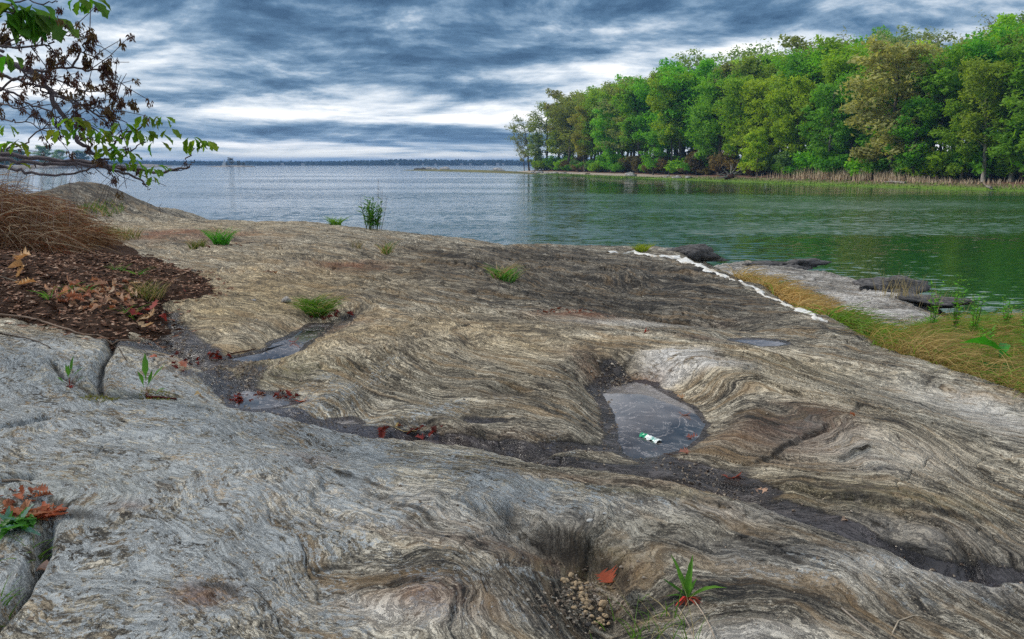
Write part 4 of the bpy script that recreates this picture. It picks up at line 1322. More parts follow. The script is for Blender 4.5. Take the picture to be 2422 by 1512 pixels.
# ------------------------------------------------------------------ spit, islet, low point on the left, far coast
def patch(name, pts, crown, mat, label=None, kind='structure', n=(90, 16), zmin=-.5, wob=.3, seed=0):
    """low land: a strip along a line of pixels on the water; crown = height, half width in m"""
    P = np.array([tuple(at_z(u, v, 0))[:2] for u, v in pts])
    sg = np.r_[0, np.cumsum(np.linalg.norm(np.diff(P, axis=0), axis=1))]
    h_, w_ = crown
    l_ = np.linspace(0, sg[-1], n[0]); o_ = np.linspace(0, w_, n[1])
    L_, O_ = np.meshgrid(l_, o_, indexing='ij')
    X = np.interp(L_, sg, P[:, 0]); Y = np.interp(L_, sg, P[:, 1]) + O_
    k = np.sin(np.clip(L_ / sg[-1], .0, 1) * np.pi) ** .4
    Zz = zmin + (h_ - zmin) * np.sin(np.pi * np.clip(O_ / w_, 0, 1)) ** .6 * k + wob * h_ * fbm(X * 6 / sg[-1] * 3, Y * .1, 3, seed + 80)
    ii, jj = np.meshgrid(np.arange(n[0] - 1), np.arange(n[1] - 1), indexing='ij')
    k0 = ii * n[1] + jj
    me = new_mesh(name, np.stack([X, Y, Zz], -1).reshape(-1, 3), np.stack([k0, k0 + n[1], k0 + n[1] + 1, k0 + 1], -1).reshape(-1, 4))
    return tag(link(name, me, mat), label, kind=kind), P


m_spit = simple_mat('spit_turf', (.075, .085, .02), (.20, .17, .06), .25, .9)
m_rub = simple_mat('shore_rubble', (.10, .085, .07), (.36, .32, .28), .5, .9, bmp=.4)
patch('grassy_spit', [(930, 403.5), (980, 404.2), (1100, 407), (1215, 411), (1290, 414)], (.62, 70), m_spit, zmin=-.25, wob=.12)
for (u, v, s, lab) in [(985, 400.5, 2.0, 'dark rock off the tip of the grassy spit'), (1000, 400.3, 2.6, 'second dark rock off the spit'), (1013, 400, 3.2, 'grey hump rock off the spit'), (1027, 400.5, 2.2, 'flat rock joining the grassy spit'), (1053, 401.5, 3.4, 'square brown boulder standing on the grassy spit'), (1180, 403, 3, 'low boulder on the spit near the trees')]:
    p = at_z(u, v, .15)
    stone('spit_boulder', p, (s, s * .7, s * .6), lab, 'boulders on the grassy spit', m_stone_d if 'dark' in lab else None, cat='boulder')

m_coast = simple_mat('coast_woods', (.014, .034, .026), (.05, .075, .045), .05, .95)
m_coastland = simple_mat('coast_land', (.03, .04, .02), (.08, .08, .05), .02, .95)
def ridge_v(u):
    return np.interp(u, [300, 500, 700, 850, 930, 980, 1060, 1250, 1500, 3500], [380.8, 381.8, 382.6, 380.6, 378.2, 377.6, 378.6, 379.2, 378.4, 378.1])
YC = 1750.0
far_l = []
us = np.linspace(-1500, 3600, 700)
X = []; 
bot = [at_y(u, 389.0, YC) for u in us]
Vv = np.array([[(at_y(u, 388, YC).x, YC, -1) for u in us], [(at_y(u, 388, YC).x, YC + 15, 1.2) for u in us], [(at_y(u, 388, YC).x, YC + 160, max(2.0, at_y(u, ridge_v(u), YC + 160).z - 9)) for u in us], [(at_y(u, 388, YC).x, YC + 500, 2) for u in us]])
nU = len(us)
ii, jj = np.meshgrid(np.arange(3), np.arange(nU - 1), indexing='ij'); k0 = ii * nU + jj
tag(link('far_coast', new_mesh('far_coast', Vv.reshape(-1, 3), np.stack([k0, k0 + 1, k0 + nU + 1, k0 + nU], -1).reshape(-1, 4)), m_coastland), kind='structure')
rng = np.random.default_rng(44)
Cs, Ns, n_t = [], [], 0
for u in np.arange(-900, 3300, 3.2):
    for row in range(3):
        uu = u + rng.uniform(-2, 2)
        yy = YC + 25 + row * 60 + rng.uniform(-15, 15)
        top = at_y(uu, ridge_v(uu), YC + 160).z
        zt = max(5, (top if row == 2 else top * (.55 + .2 * row))) * rng.uniform(.86, 1.06)
        c_ = 22
        dv = rng.normal(size=(c_, 3)); dv /= np.linalg.norm(dv, axis=1)[:, None]
        cen = np.array([at_y(uu, 388, yy).x, yy, max(zt - 4.5, 3)])
        Cs.append(cen + dv * np.array([5.5, 5, 4.5])); Ns.append(dv)
V_, F_ = leaf_cards(np.concatenate(Cs), np.concatenate(Ns), 3.4, rng)
tag(link('far_woods', new_mesh('far_woods', V_, F_, False), m_coast), 'dark band of woods along the far coast', 'woods', kind='stuff')

m_white = simple_mat('white_wall', (.42, .42, .41), (.5, .5, .49), 1, .7)
m_roof = simple_mat('grey_roof', (.10, .10, .11), (.2, .19, .19), 1, .8)
for i, (u, v, w_, h_) in enumerate([(668, 389, 9, 6), (716, 389.5, 10, 5), (1177, 389.6, 12, 7), (1112, 389.4, 8, 5), (1190, 389.6, 9, 5), (1092, 389.6, 9, 4), (940, 389, 7, 5), (1148, 389.5, 7, 5), (1030, 389.4, 7, 4), (1000, 389.3, 6, 4)]):
    p = at_y(u, 388.5, YC - 6); p.z = 1.0; w_ *= .55; h_ *= .42
    hs_ = thing('house', ['white house low on the far coast left of the islet', 'wide white house nearest left of the islet', 'largest white house near the wooded point', 'white house left of the wooded point on far coast', 'white house touching the wooded point', 'low white house amid the far coast', 'lone white house under the highest far trees', 'small white house between two larger ones near the point', 'small pale house on the far coast over the spit', 'tiny pale house over the tip of the spit'][i], 'house', p, 0, 'white houses on the far coast')
    b_ = MB(); w2 = w_ / 2
    b_.add([(-w2, -4, -2), (w2, -4, -2), (w2, 4, -2), (-w2, 4, -2), (-w2, -4, h_), (w2, -4, h_), (w2, 4, h_), (-w2, 4, h_)], [[0, 1, 5, 4], [1, 2, 6, 5], [2, 3, 7, 6], [3, 0, 4, 7]])
    b_.add([(-w2, -4, h_), (-w2, 4, h_), (-w2, 0, h_ + 1.2), (w2, -4, h_), (w2, 4, h_), (w2, 0, h_ + 1.2)], [[0, 1, 2], [3, 5, 4]])
    link('wall', b_.mesh('house_wall', False), m_white, hs_)
    b_ = MB(); e = w2 + .4
    b_.add([(-e, -4.5, h_ - .2), (e, -4.5, h_ - .2), (e, 0, h_ + 1.35), (-e, 0, h_ + 1.35), (-e, 4.5, h_ - .2), (e, 4.5, h_ - .2)], [[0, 1, 2, 3], [3, 2, 5, 4]])
    link('roof', b_.mesh('house_roof', False), m_roof, hs_)
m_sail = simple_mat('sail_cloth', (.75, .75, .73), (.84, .84, .82), 1, .7)
p = at_y(531.5, 388.4, 1150); p.z = 0
sb = thing('sailboat', 'tiny white sailboat far out before the coast, right of the islet', 'sailboat', p)
p2 = at_y(515, 388, 1150)
sb.location = (at_y(514.5 + 16, 388, 1150).x, 1150, 0)
b_ = MB(); b_.tube([(-4, 0, .5), (-2, 0, .6), (2, 0, .6), (4, 0, .9)], [.3, .9, 1.0, .2], 8); link('hull', b_.mesh('hull'), m_white, sb)
b_ = MB(); b_.tube([(0, 0, .5), (0, 0, 11)], [.1, .05], 5); link('mast', b_.mesh('mast'), m_roof, sb)
b_ = MB(); b_.add([(.2, 0, 1.6), (3.6, .2, 1.6), (.15, .0, 10.6), (1.4, .5, 4)], [[0, 1, 3], [1, 2, 3], [2, 0, 3]]); link('mainsail', b_.mesh('mainsail'), m_sail, sb)
b_ = MB(); b_.add([(-.2, 0, 9), (-3.6, .1, 1.2), (-.3, .3, 1.4)], [[0, 1, 2]]); link('jib', b_.mesh('jib'), m_sail, sb)

# islet
pi = at_z(553, 391.4, 0); pi = at_y(553, 391, 900)
pi.z = 0
me = stone_mesh(9, 3, .25, .09); me.materials.append(m_rub)
o = link('islet', me, None, None, (pi.x, 900, -.4)); o.scale = (24, 14, 20); tag(o, kind='structure')
isl = [(-3, 'broad', 9.5, 'tallest windswept tree on the little islet'), (5, 'full2', 6, 'lower brown tree right of the tallest on the islet'), (11, 'low', 4.5, 'low bush tree at the right end of the islet'), (-8, 'low', 4.2, 'low bush tree at the left end of the islet')]
for dx_, kd, h_, lab in isl:
    tree(kd, (pi.x + dx_, 900, .4), h_, (.055, .05, .03), lab, 'trees on the islet', wide=1.2)

# low point on the left, behind the boughs
m_pt = m_rub
_, PP = patch('low_point', [(-700, 402), (-200, 401), (0, 399.6), (100, 399), (200, 398), (290, 396), (325, 394.5)], (3.0, 110), m_pt, zmin=-.4, wob=.2, seed=4)
for i in range(26):
    u = R.uniform(-420, 215)
    yb = np.interp(u, [-700, 0, 325], [at_z(-700, 402, 0).y, at_z(0, 399.6, 0).y, at_z(325, 394.5, 0).y])
    y_ = yb + R.uniform(40, 90)
    x_ = at_y(u, 398, y_).x
    tp = np.interp(u, [-400, 0, 60, 120, 180, 230, 290], [345, 357, 352, 343, 352, 362, 376])
    h_ = max(3.5, at_y(u, tp, y_).z - 2.2) * R.uniform(.8, 1.05)
    bright = 60 < u < 190 and i % 2 == 0
    tree('full' if i % 2 else 'full2', (x_, y_, 2.0), h_, (.065, .115, .010) if bright else pick([(.022, .05, .010), (.03, .06, .010)]),
         'bright yellow green low tree on the left point' if bright else 'dark green low tree on the left point behind the boughs', 'bright trees on the left point' if bright else 'dark trees on the left point', wide=1.5)

# ------------------------------------------------------------------ the air: far things fade to blue
m_haze, g = mat_new('haze')
vo = g.n('ShaderNodeVolumePrincipled')
vo.inputs['Color'].default_value = (.30, .56, 1.0, 1)
vo.inputs['Density'].default_value = .00022
ho = g.n('ShaderNodeOutputMaterial'); g.nt.links.new(vo.outputs[0], ho.inputs['Volume'])
X0, X1, Y0, Y1, Z0, Z1 = -9500, 9500, -40, 12500, -4.2, 48
me = new_mesh('haze', [(X0, Y0, Z0), (X1, Y0, Z0), (X1, Y1, Z0), (X0, Y1, Z0), (X0, Y0, Z1), (X1, Y0, Z1), (X1, Y1, Z1), (X0, Y1, Z1)], [[0, 3, 2, 1], [4, 5, 6, 7], [0, 1, 5, 4], [1, 2, 6, 5], [2, 3, 7, 6], [3, 0, 4, 7]], False)
tag(link('haze', me, m_haze), 'thin bluish air over the water', 'haze', kind='stuff')

# ------------------------------------------------------------------ white quartz vein along the right edge of the rock
def zbase(x, y):
    return float(rock_z(np.array(x), np.array(y)))


VEIN = [(1455, 592, 7), (1500, 588, 9), (1530, 597, 10), (1570, 602, 14), (1605, 606, 24), (1640, 618, 30), (1672, 630, 24), (1695, 645, 16), (1745, 660, 15), (1780, 678, 12), (1840, 690, 12), (1870, 708, 15), (1910, 722, 17), (1985, 748, 16)]
VEIN = [(1440, 591, 5), (1500, 588, 7), (1545, 600, 8), (1590, 602, 15), (1620, 608, 22), (1650, 618, 22), (1672, 632, 14), (1710, 643, 7), (1735, 655, 9), (1752, 664, 6), (1790, 678, 6), (1812, 694, 9), (1840, 704, 9), (1858, 716, 11), (1905, 730, 15), (1930, 745, 14), (1958, 757, 3)]
m_quartz, g = mat_new('quartz')
pos = g.n('ShaderNodeTexCoord').outputs['Object']
n1 = g.noise(pos, 9, 5, .65); n2 = g.noise(pos, 45, 3, .6)
c = g.ramp(n1, [(.33, (.40, .30, .19)), (.42, (.66, .62, .55)), (.55, (.80, .79, .76)), (.7, (.86, .85, .83))])
out(g, pbsdf(g, c, .6, .4, bump(g, g.m('ADD', n1, n2), .6, .02)))
pts = [(hit(u, v + 7), w) for u, v, w in VEIN]
fine = []
for i in range(len(pts) - 1):
    for k in range(10):
        f = k / 10; p_ = pts[i][0].lerp(pts[i + 1][0], f); w_ = pts[i][1] * (1 - f) + pts[i + 1][1] * f
        fine.append((p_, w_))
Vv, Ff = [], []
m_ = 9
for i, (p_, w_) in enumerate(fine):
    t_ = fine[min(i + 1, len(fine) - 1)][0] - fine[max(i - 1, 0)][0]
    nrm_ = Vector((-t_.y, t_.x, 0)).normalized()
    dist = p_.y
    wid = w_ / FPX * dist * 2.3 * float(np.clip(.75 + 1.3 * perlin(i * .17, 2.2, 5) + .5 * perlin(i * .53, 4.2, 9), .12, 2))
    wid = max(wid, .015)
    off = .05 * perlin(i * .23, 8.1, 6)
    for j in range(m_):
        a = j / (m_ - 1) * 2 - 1
        q_ = p_ + nrm_ * (a * wid * .5 * (1 + .3 * perlin(i * .45, a * 2 + 40, 7)) + off)
        edge_ = 1 - abs(a) ** 2.5
        zz = Z(q_.x, q_.y) - .012 + .030 * edge_ + .012 * perlin(q_.x * 9, q_.y * 9, 8) * edge_
        Vv.append((q_.x, q_.y, zz))
for i in range(len(fine) - 1):
    for j in range(m_ - 1):
        a = i * m_ + j
        Ff.append([a, a + 1, a + m_ + 1, a + m_])
vein = link('quartz_vein', new_mesh('quartz_vein', Vv, Ff), m_quartz, rock)

# boulders by the water's edge
me = stone_mesh(21, 4, .6, .6); me.materials.append(m_stone_d)
p = hit(2100, 690)
stone('shore_boulder', p + Vector((0, .1, .02)), (.80, .5, .42), 'dark rounded boulder with grass on it at the edge of the low ledge', mesh=me, rz=.5, cat='boulder')
me = stone_mesh(25, 4, .6, .5); me.materials.append(m_stone_d)
stone('shore_boulder', hit(2185, 718) + Vector((0, .1, 0)), (.7, .45, .30), 'flat dark boulder sinking into the water beyond the low ledge', mesh=me, rz=-.5, cat='boulder')
me = stone_mesh(27, 4, .65, .6); me.materials.append(m_stone_d)
stone('shore_boulder', hit(1870, 632) + Vector((0, .3, 0)), (.8, .45, .26), 'broken dark rock with white streaks at the back of the low ledge', mesh=me, rz=.2, cat='boulder')
me = stone_mesh(29, 4, .6, .7); me.materials.append(m_stone_d)
stone('shore_boulder', hit(1640, 604) + Vector((.1, .15, -.05)), (.42, .35, .28), 'reddish dark rock knob beside the wide part of the white vein', mesh=me, rz=.2, cat='boulder')
me = stone_mesh(23, 4, .3, .7); me.materials.append(m_rock)
hp = at_y(415, 497, 18.5)
stone('round_stone', hit(678, 716) + Vector((0, 0, .03)), (.055, .05, .06), 'small round tan stone alone on the tan rock left of the grass clump', cat='stone')
o = stone('pale_chip', hit(601, 711), (.03, .02, .02), 'pale rock chip lying near the round tan stone', cat='stone')
stone('white_pebble', hit(1394, 1232) + Vector((0, 0, .003)), (.018, .012, .011), 'white pebble lying alone on the grey rock above the dark hollow', m=m_quartz, cat='pebble')
stone('white_pebble', hit(1430, 1216) + Vector((0, 0, .003)), (.010, .008, .007), 'tiny white pebble right of the larger white pebble', m=m_quartz, cat='pebble')

# ------------------------------------------------------------------ leaves
def leaf_mesh(name, L, prof, curl=.2, fold_=.25, bend=.2, seed=0, twist=0.0, cols=1):
    """lobed or plain leaf: prof = half widths along the length; fold_ raises the sides, bend drops the tip"""
    r = random.Random(seed); n = len(prof); V, F = [], []
    for i, w in enumerate(prof):
        f = i / (n - 1); x = f * L
        cz = -bend * L * f * f + curl * L * .15 * math.sin(f * 5 + seed)
        for s in (-1, 0, 1):
            ww = w * L * (1 + r.uniform(-.15, .15))
            tw = twist * f
            y_ = s * ww; z_ = cz + abs(s) * ww * fold_ * (1 + r.uniform(-.4, .6)) + s * ww * math.sin(tw)
            V.append((x + (abs(s) * w * L * .35 if w > .02 else 0), y_, z_))
    for i in range(n - 1):
        for s in (0, 1):
            a = i * 3 + s
            F.append([a, a + 1, a + 4, a + 3])
    return new_mesh(name, V, F)


OAK = [.012, .012, .10, .20, .07, .26, .10, .33, .12, .30, .13, .20, .05, .01]
MAPLE = [.01, .015, .30, .12, .42, .20, .30, .10, .20, .06, .01]
PLAIN = [.015, .12, .22, .28, .29, .26, .20, .12, .01]
m_dead = leaf_mat('dead_leaf', .25, .7, 14, .45, tint=(1.2, 1.0, .8))
DEAD = [leaf_mesh('oak_leaf', .15, OAK, .6, .45, .25, 1, .8), leaf_mesh('oak_leaf', .14, OAK, .9, .2, -.2, 2, -.6), leaf_mesh('oak_leaf', .15, OAK, .4, .8, .5, 3, .3),
        leaf_mesh('broad_leaf', .10, MAPLE, .7, .3, .3, 4, .7), leaf_mesh('narrow_leaf', .09, PLAIN, .7, .7, .5, 5, 1.0), leaf_mesh('curled_leaf', .11, PLAIN, .4, 1.2, .8, 6, .5)]
for d_ in DEAD: d_.materials.append(m_dead)
DC = [(.42, .22, .13), (.52, .32, .19), (.30, .12, .06), (.55, .40, .27), (.36, .15, .09), (.46, .27, .17)]
DRED = [(.22, .022, .014), (.28, .03, .018), (.16, .03, .018)]


def dead_leaf(p, label, group=None, color=None, size=1.0, mesh=None, lift=.008, tilt=.35, rz=None):
    o = link('fallen_leaf', mesh or R.choice(DEAD), None, None, (p[0], p[1], p[2] + lift), color or pick(DC))
    o.rotation_euler = (R.uniform(-tilt, tilt), R.uniform(-tilt, tilt), R.uniform(0, 6.28) if rz is None else rz)
    o.scale = (size,) * 3
    return tag(o, label, 'leaf', group)


# heap on the bank
for i in range(95):
    u = R.gauss(395, 0); 
    a, rr = R.uniform(0, 6.28), math.sqrt(R.random())
    u, v = 235 + math.cos(a) * rr * 115, 700 + math.sin(a) * rr * 34 + (i % 3) * 3
    p = hit(u, v, Zb, 4)
    dead_leaf(p, 'pale tan dry leaf in the heap on the soil bank', 'tan leaves heaped on the soil bank', pick(DC), R.uniform(.6, 1.0), lift=R.uniform(.01, .05), tilt=.7)
for (u, v, s, c_) in [(335, 742, 1.5, 0), (310, 758, 1.6, 1), (345, 710, 1.2, 0), (375, 750, 1, 0), (345, 765, 1.1, 2)]:
    dead_leaf(hit(u, v, Zb, 4), ['bright red fallen leaf in the red patch', 'bright red fallen leaf, lowest of the red patch', 'tan leaf at the red patch'][min(c_, 2)] + ' at the edge of the soil bank', 'red leaves at the bank edge', pick(DRED), s, tilt=.6, lift=.02)
for (u, v) in [(325, 770), (350, 762), (345, 752), (330, 765)]:
    dead_leaf(hit(u, v, Zb, 4), 'light tan leaf among the red leaves at the bank edge', 'tan leaves at the bank edge', (.55, .38, .22), 1.3, tilt=.5, lift=.02)
for (u, v, s) in [(40, 610, 1.6), (55, 625, 1.4), (62, 632, 1.5), (45, 600, 1.3), (35, 660, 1.3), (40, 668, 1.1)]:
    dead_leaf(hit(u, v + 12, Zb, 4), 'orange tan oak leaf scattered under the dark grass overhang', 'oak leaves under the overhang', (.55, .33, .15), s, tilt=.8, lift=.02)
for i in range(22):
    u, v = R.uniform(-10, 500), R.uniform(600, 800)
    p = hit(u, v, Zb, 4)
    if Zb(p.x, p.y) - Z(p.x, p.y) < .03: continue
    dead_leaf(p, 'small brown leaf scrap strewn over the soil bank', 'leaf scraps on the soil bank', pick([(.20, .085, .05), (.28, .13, .08), (.36, .20, .13), (.30, .06, .04)]), R.uniform(.35, .8), R.choice(DEAD[3:]), tilt=.6)
# wet leaves in the runnels
k_ = 0
for (n_, uc, vc, ru, rv, cs, lab, grp) in [
    (26, 575, 948, 25, 14, DRED, 'dark red wet leaf piled in the little leafy pool', 'red leaves in the leafy pool'), (16, 645, 940, 60, 12, DRED + [(.3, .1, .06)], 'wet red brown leaf along the rim of the leafy pool', 'leaves round the leafy pool'),
    (14, 510, 848, 25, 8, DRED, 'dark wet leaf caught where the two runnels meet', 'leaves where the runnels meet'), (18, 790, 745, 60, 8, DRED, 'red wet leaf in the crevice below the round grass clump', 'red leaves below the grass clump'),
    (12, 480, 585, 25, 4, DRED + DC, 'red leaf round the small bright tufts on the far left rock', 'leaves round the bright tufts'), (10, 560, 580, 40, 4, DRED + DC[:2], 'reddish leaf right of the bright green tuft', 'leaves right of the bright tuft'),
    (14, 1340, 738, 70, 8, [(.36, .12, .07)], 'rust coloured leaf bit on the pale rust patch', 'leaf bits on the rust patch'), (10, 430, 860, 60, 25, DRED, 'dark leaf stuck on the wet purple rock', 'leaves on the wet left rock'),
    (8, 640, 645, 20, 3, DRED + DC, 'red leaf in the small dip of the tan rock', 'leaves in the dip'), (12, 1000, 1018, 120, 8, DRED, 'wet red leaf bit in the dark runnel', 'leaf bits in the runnel')]:
    for i in range(n_):
        a, rr = R.uniform(0, 6.28), math.sqrt(R.random())
        p = hit(uc + math.cos(a) * rr * ru, vc + math.sin(a) * rr * rv)
        dead_leaf(p, lab, grp, tuple(c * .6 for c in pick(cs)), R.uniform(.3, .62), R.choice(DEAD), tilt=.25, lift=R.uniform(.004, .02))
for (u, v, s, c_, mi, rz, lab) in [
    (1415, 1400, 1.0, (.27, .055, .022), 0, -1.3, 'large curled rusty orange oak leaf standing in the pebble hollow'), (1432, 1385, .75, (.50, .17, .05), 2, .6, 'orange folded leaf leaning on the rusty oak leaf in the hollow'),
    (1540, 1067, .55, (.40, .05, .03), 3, 0, 'red and tan leaf against the lower end of the green wrapper'), (1605, 1078, .75, (.52, .22, .15), 0, .5, 'orange pink oak leaf on wet rock right of the wrapper'),
    (1703, 1132, .85, (.40, .10, .07), 1, -.3, 'red oak leaf on the wet blue rock below the pool'), (1785, 1158, .85, (.62, .38, .25), 3, -.8, 'broad pale tan leaf on the wet blue rock'),
    (1598, 944, .6, (.60, .36, .20), 0, 0, 'pale orange oak leaf on the rim at the right of the big pool'), (1600, 993, .7, (.45, .22, .18), 1, -.2, 'pinkish oak leaf floating in the big pool'), (1620, 1042, .8, (.42, .14, .11), 0, .2, 'reddish leaf at the lower right shore of the big pool'),
    (680, 820, .8, (.38, .05, .025), 1, .4, 'bright red oak leaf in the shallow left pool'), (350, 846, .7, (.40, .11, .06), 3, 0, 'orange red leaf behind the upright dock plant'), (425, 862, .7, (.36, .12, .07), 0, -.8, 'red brown leaf right of the upright dock plant'),
    (1527, 799, .6, (.30, .04, .025), 5, 1.2, 'lone dark red leaf standing on the rock left of the far pool'), (85, 1357, .75, (.52, .36, .30), 5, .3, 'pinkish tan curled leaf lying over the dark crack'), (460, 938, .6, (.55, .40, .2), 4, 1, 'small yellow leaf on the wet rock left of the leafy pool'),
    (980, 1040, .6, (.42, .08, .07), 0, .3, 'reddish pink leaf in the runnel left of centre'), (935, 1012, .5, (.5, .35, .12), 4, .8, 'curled yellow leaf in the runnel near the bent straw'), (695, 955, .7, (.40, .09, .04), 1, .4, 'orange red leaf at the right end of the leafy pool'),
    (1990, 1235, .5, (.40, .28, .2), 4, .5, 'small tan leaf in the dark groove at right'), (2010, 985, .4, (.42, .16, .08), 5, .5, 'tiny orange leaf on the swirled rock')]:
    p = hit(u, v)
    if 'pool' in lab and ('floating' in lab or 'shallow' in lab):
        p.z = POOLS['big' if 'big' in lab else 'left'][1] + .001
    dead_leaf(p, lab, None, c_, s, DEAD[mi], lift=.012 if 'standing' not in lab else .06, tilt=.12 if 'standing' not in lab else .7, rz=rz)
# leaf fragments and needles, too many to count
mbr = MB()
for _ in range(9000):
    u, v = R.uniform(-60, 520), R.uniform(575, 815)
    l = None
    x, y = R.uniform(-7.5, -2.9), R.uniform(6.2, 11.5)
    if Zb(x, y) - Z(x, y) < .02 and (R.random() > .30 or max(Zb(x + q1, y + q2) - Z(x + q1, y + q2) for q1, q2 in ((-.35, 0), (0, .35), (-.15, .2))) < .03): continue
    z = Zb(x, y) + R.uniform(0, .02); a = R.uniform(0, 6.28); L = R.uniform(.014, .06); w_ = L * R.uniform(.12, .5)
    ca, sa = math.cos(a), math.sin(a); t1, t2 = R.uniform(-.4, .5) * L, R.uniform(-.3, .4) * L
    mbr.add([(x - ca * L, y - sa * L, z), (x - sa * w_, y + ca * w_, z + t1), (x + ca * L, y + sa * L, z + t2), (x + sa * w_, y - ca * w_, z + .004)], [[0, 1, 2, 3]])
m_lit, g = mat_new('leaf_litter')
pos = g.n('ShaderNodeTexCoord').outputs['Object']
out(g, pbsdf(g, g.ramp(g.noise(pos, 22, 3, .7), [(.3, (.03, .014, .009)), (.44, (.10, .045, .026)), (.54, (.22, .11, .065)), (.64, (.46, .32, .23)), (.74, (.62, .48, .38))]), .85, .15))
tag(link('leaf_litter', mbr.mesh('leaf_litter', False), m_lit), 'brown crumbled leaf litter covering the soil bank', 'leaf litter', kind='stuff')

# ------------------------------------------------------------------ grasses and herbs
m_grass = leaf_mat('green_blades', .4, .5, 3, .3)
m_dry = leaf_mat('dry_blades', .3, .7, 6, .4, tint=(1.1, 1.0, .8))


def tuft(name, p, n, rad, h, wid, color, label, cat='grass', lean=.35, bend=.4, mat=None, dry=0, drycol=(.50, .36, .19), zf=None, dirx=0, group=None, segs=4):
    o = thing(name, label, cat, p, 0, group)
    inv = lambda x, y: (zf or Z)(x + p[0], y + p[1]) - p[2]
    mbb = MB(); blades(mbb, (0, 0, 0), n, rad, h, wid, lean, bend, segs, dirx, inv)
    c_ = link('green_blades' if color[1] > color[0] * 1.2 else 'dry_blades', mbb.mesh('blades'), mat or (m_grass if color[1] > color[0] * 1.2 else m_dry), o, color=color)
    c_['kind'] = 'stuff'
    if dry:
        mbb = MB(); blades(mbb, (0, 0, 0), dry, rad, h * 1.15, wid * .8, lean * 1.2, bend, segs, dirx, inv)
        c_ = link('dry_blades', mbb.mesh('blades'), m_dry, o, color=drycol); c_['kind'] = 'stuff'
    return o


GB = (.10, .27, .025)
tuft('grass_tuft', hit(523, 578), 130, .12, .36, .016, (.07, .30, .025), 'bright green grass tuft with red leaves at its foot, far left rock', lean=.45)
tuft('grass_tuft', hit(468, 586), 80, .12, .18, .014, (.11, .15, .035), 'dull green small tuft just left of the bright green one', dry=20)
tuft('grass_tuft', hit(793, 527), 60, .14, .26, .028, (.13, .28, .03), 'short broad leaved tuft on the crest left of the leafy shrub', lean=.7)
tuft('grass_tuft', hit(914, 600), 40, .10, .26, .016, (.12, .22, .04), 'sparse thin tuft below the leafy shrub', dry=25)
tuft('grass_tuft', hit(845, 588), 20, .12, .22, .010, (.14, .15, .06), 'faint wispy tuft on the dark rock left of the sparse one', dry=15)
tuft('grass_tuft', hit(1192, 660), 110, .16, .24, .016, (.09, .26, .03), 'green tuft with dry stalks in the dark rock trough, mid crest', lean=.6, dry=50)
tuft('grass_clump', hit(750, 736), 420, .14, .20, .010, (.10, .21, .03), 'round dense grass clump beside the dark overhang above the left pool', lean=.55, bend=.6, dry=60)
tuft('grass_tuft', hit(1516, 594), 110, .13, .18, .02, (.26, .33, .03), 'yellow green cushion tuft next to the start of the white vein', lean=.6)
tuft('grass_tuft', hit(350, 700, Zb, 4), 140, .16, .20, .008, (.10, .13, .03), 'dull green wispy tuft on the soil bank above the red leaves', zf=Zb, dry=60)
for (u, v, lab) in [(205, 690, 'tiny green seedling left in the leaf heap'), (165, 690, 'tiny green seedling at the left of the leaf heap'), (305, 745, 'small bright seedling beside the red leaves'), (118, 705, 'thin green sprig low on the soil bank'), (280, 640, 'pale green sprig under the grass overhang'), (330, 650, 'dark green sprig right of the overhang')]:
    tuft('seedling', hit(u, v, Zb, 4), 14, .06, .12, .012, (.10, .24, .04), lab, 'seedling', zf=Zb, lean=.8, group='seedlings on the soil bank')
for (u, v, n_, hh, lab) in [(1560, 1520, 42, .17, 'green and straw grass clump at the lower edge below the seedling with red base'), (1490, 1512, 10, .10, 'low thin grass blades left of the lower edge clump')]:
    p = hit(u, min(v, 1520)); tuft('grass_clump', p, n_, .15, hh, .006, (.11, .24, .03), lab, lean=.45, bend=.3, dry=n_ // 2, drycol=(.5, .42, .22))
tuft('grass_tuft', hit(92, 1325), 22, .03, .10, .007, (.12, .22, .03), 'few grass blades sprouting from the dark crack', lean=.9)
tuft('grass_tuft', hit(15, 1440), 14, .03, .10, .007, (.10, .22, .03), 'grass sprig low in the dark crack in the corner', lean=.7)
for (u, v, lab) in [(370, 945, 'yellow green moss strip left of the red stick'), (240, 940, 'green moss cushion at the bend of the slab crack')]:
    tuft('moss_strip', hit(u, v), 240, .10, .03, .008, (.20, .20, .02), lab, 'moss', lean=.5)

# ferny plant with rusty old leaves, lower left corner
p = hit(48, 1248)
fp = thing('fern_plant', 'low green plant with toothed leaves and a fan of rusty dead ones, lower left corner', 'plant', p)
FERN = [.03, .16, .10, .19, .12, .18, .11, .15, .08, .10, .05, .06, .01]
for i in range(34):
    az = R.uniform(0, 6.28); L = R.uniform(.06, .12)
    o = link('leaf', leaf_mesh('toothed_leaf', L, FERN, .3, .25, R.uniform(-.1, .5), i), m_grass, fp, color=(.06, .21, .022) if i % 5 else (.12, .26, .20))
    o.rotation_euler = (0, -R.uniform(.05, .85), az); o.location = (R.uniform(-.07, .07), R.uniform(-.05, .03), .01)
for i in range(30):
    az = R.uniform(.1, 2.9); L = R.uniform(.07, .14)
    o = link('dead_leaf', leaf_mesh('toothed_leaf', L, FERN, .5, .5, .2, i + 50), m_dead, fp, color=pick([(.30, .10, .04), (.40, .18, .09), (.34, .09, .04)]))
    o.rotation_euler = (0, -R.uniform(.05, .6), az); o.location = (R.uniform(-.08, .08), R.uniform(.03, .09), .005)
    o['label'] = 'rusty dead leaf'
for i in range(14):
    p = hit(R.uniform(0, 90), R.uniform(1160, 1200))
    dead_leaf(p, 'rusty leaf in the corner behind the toothed plant', 'rusty leaves behind the toothed plant', pick([(.30, .09, .04), (.38, .15, .08)]), .5, tilt=.6)

DOCK = [.012, .014, .03, .07, .10, .115, .11, .09, .06, .03, .005]


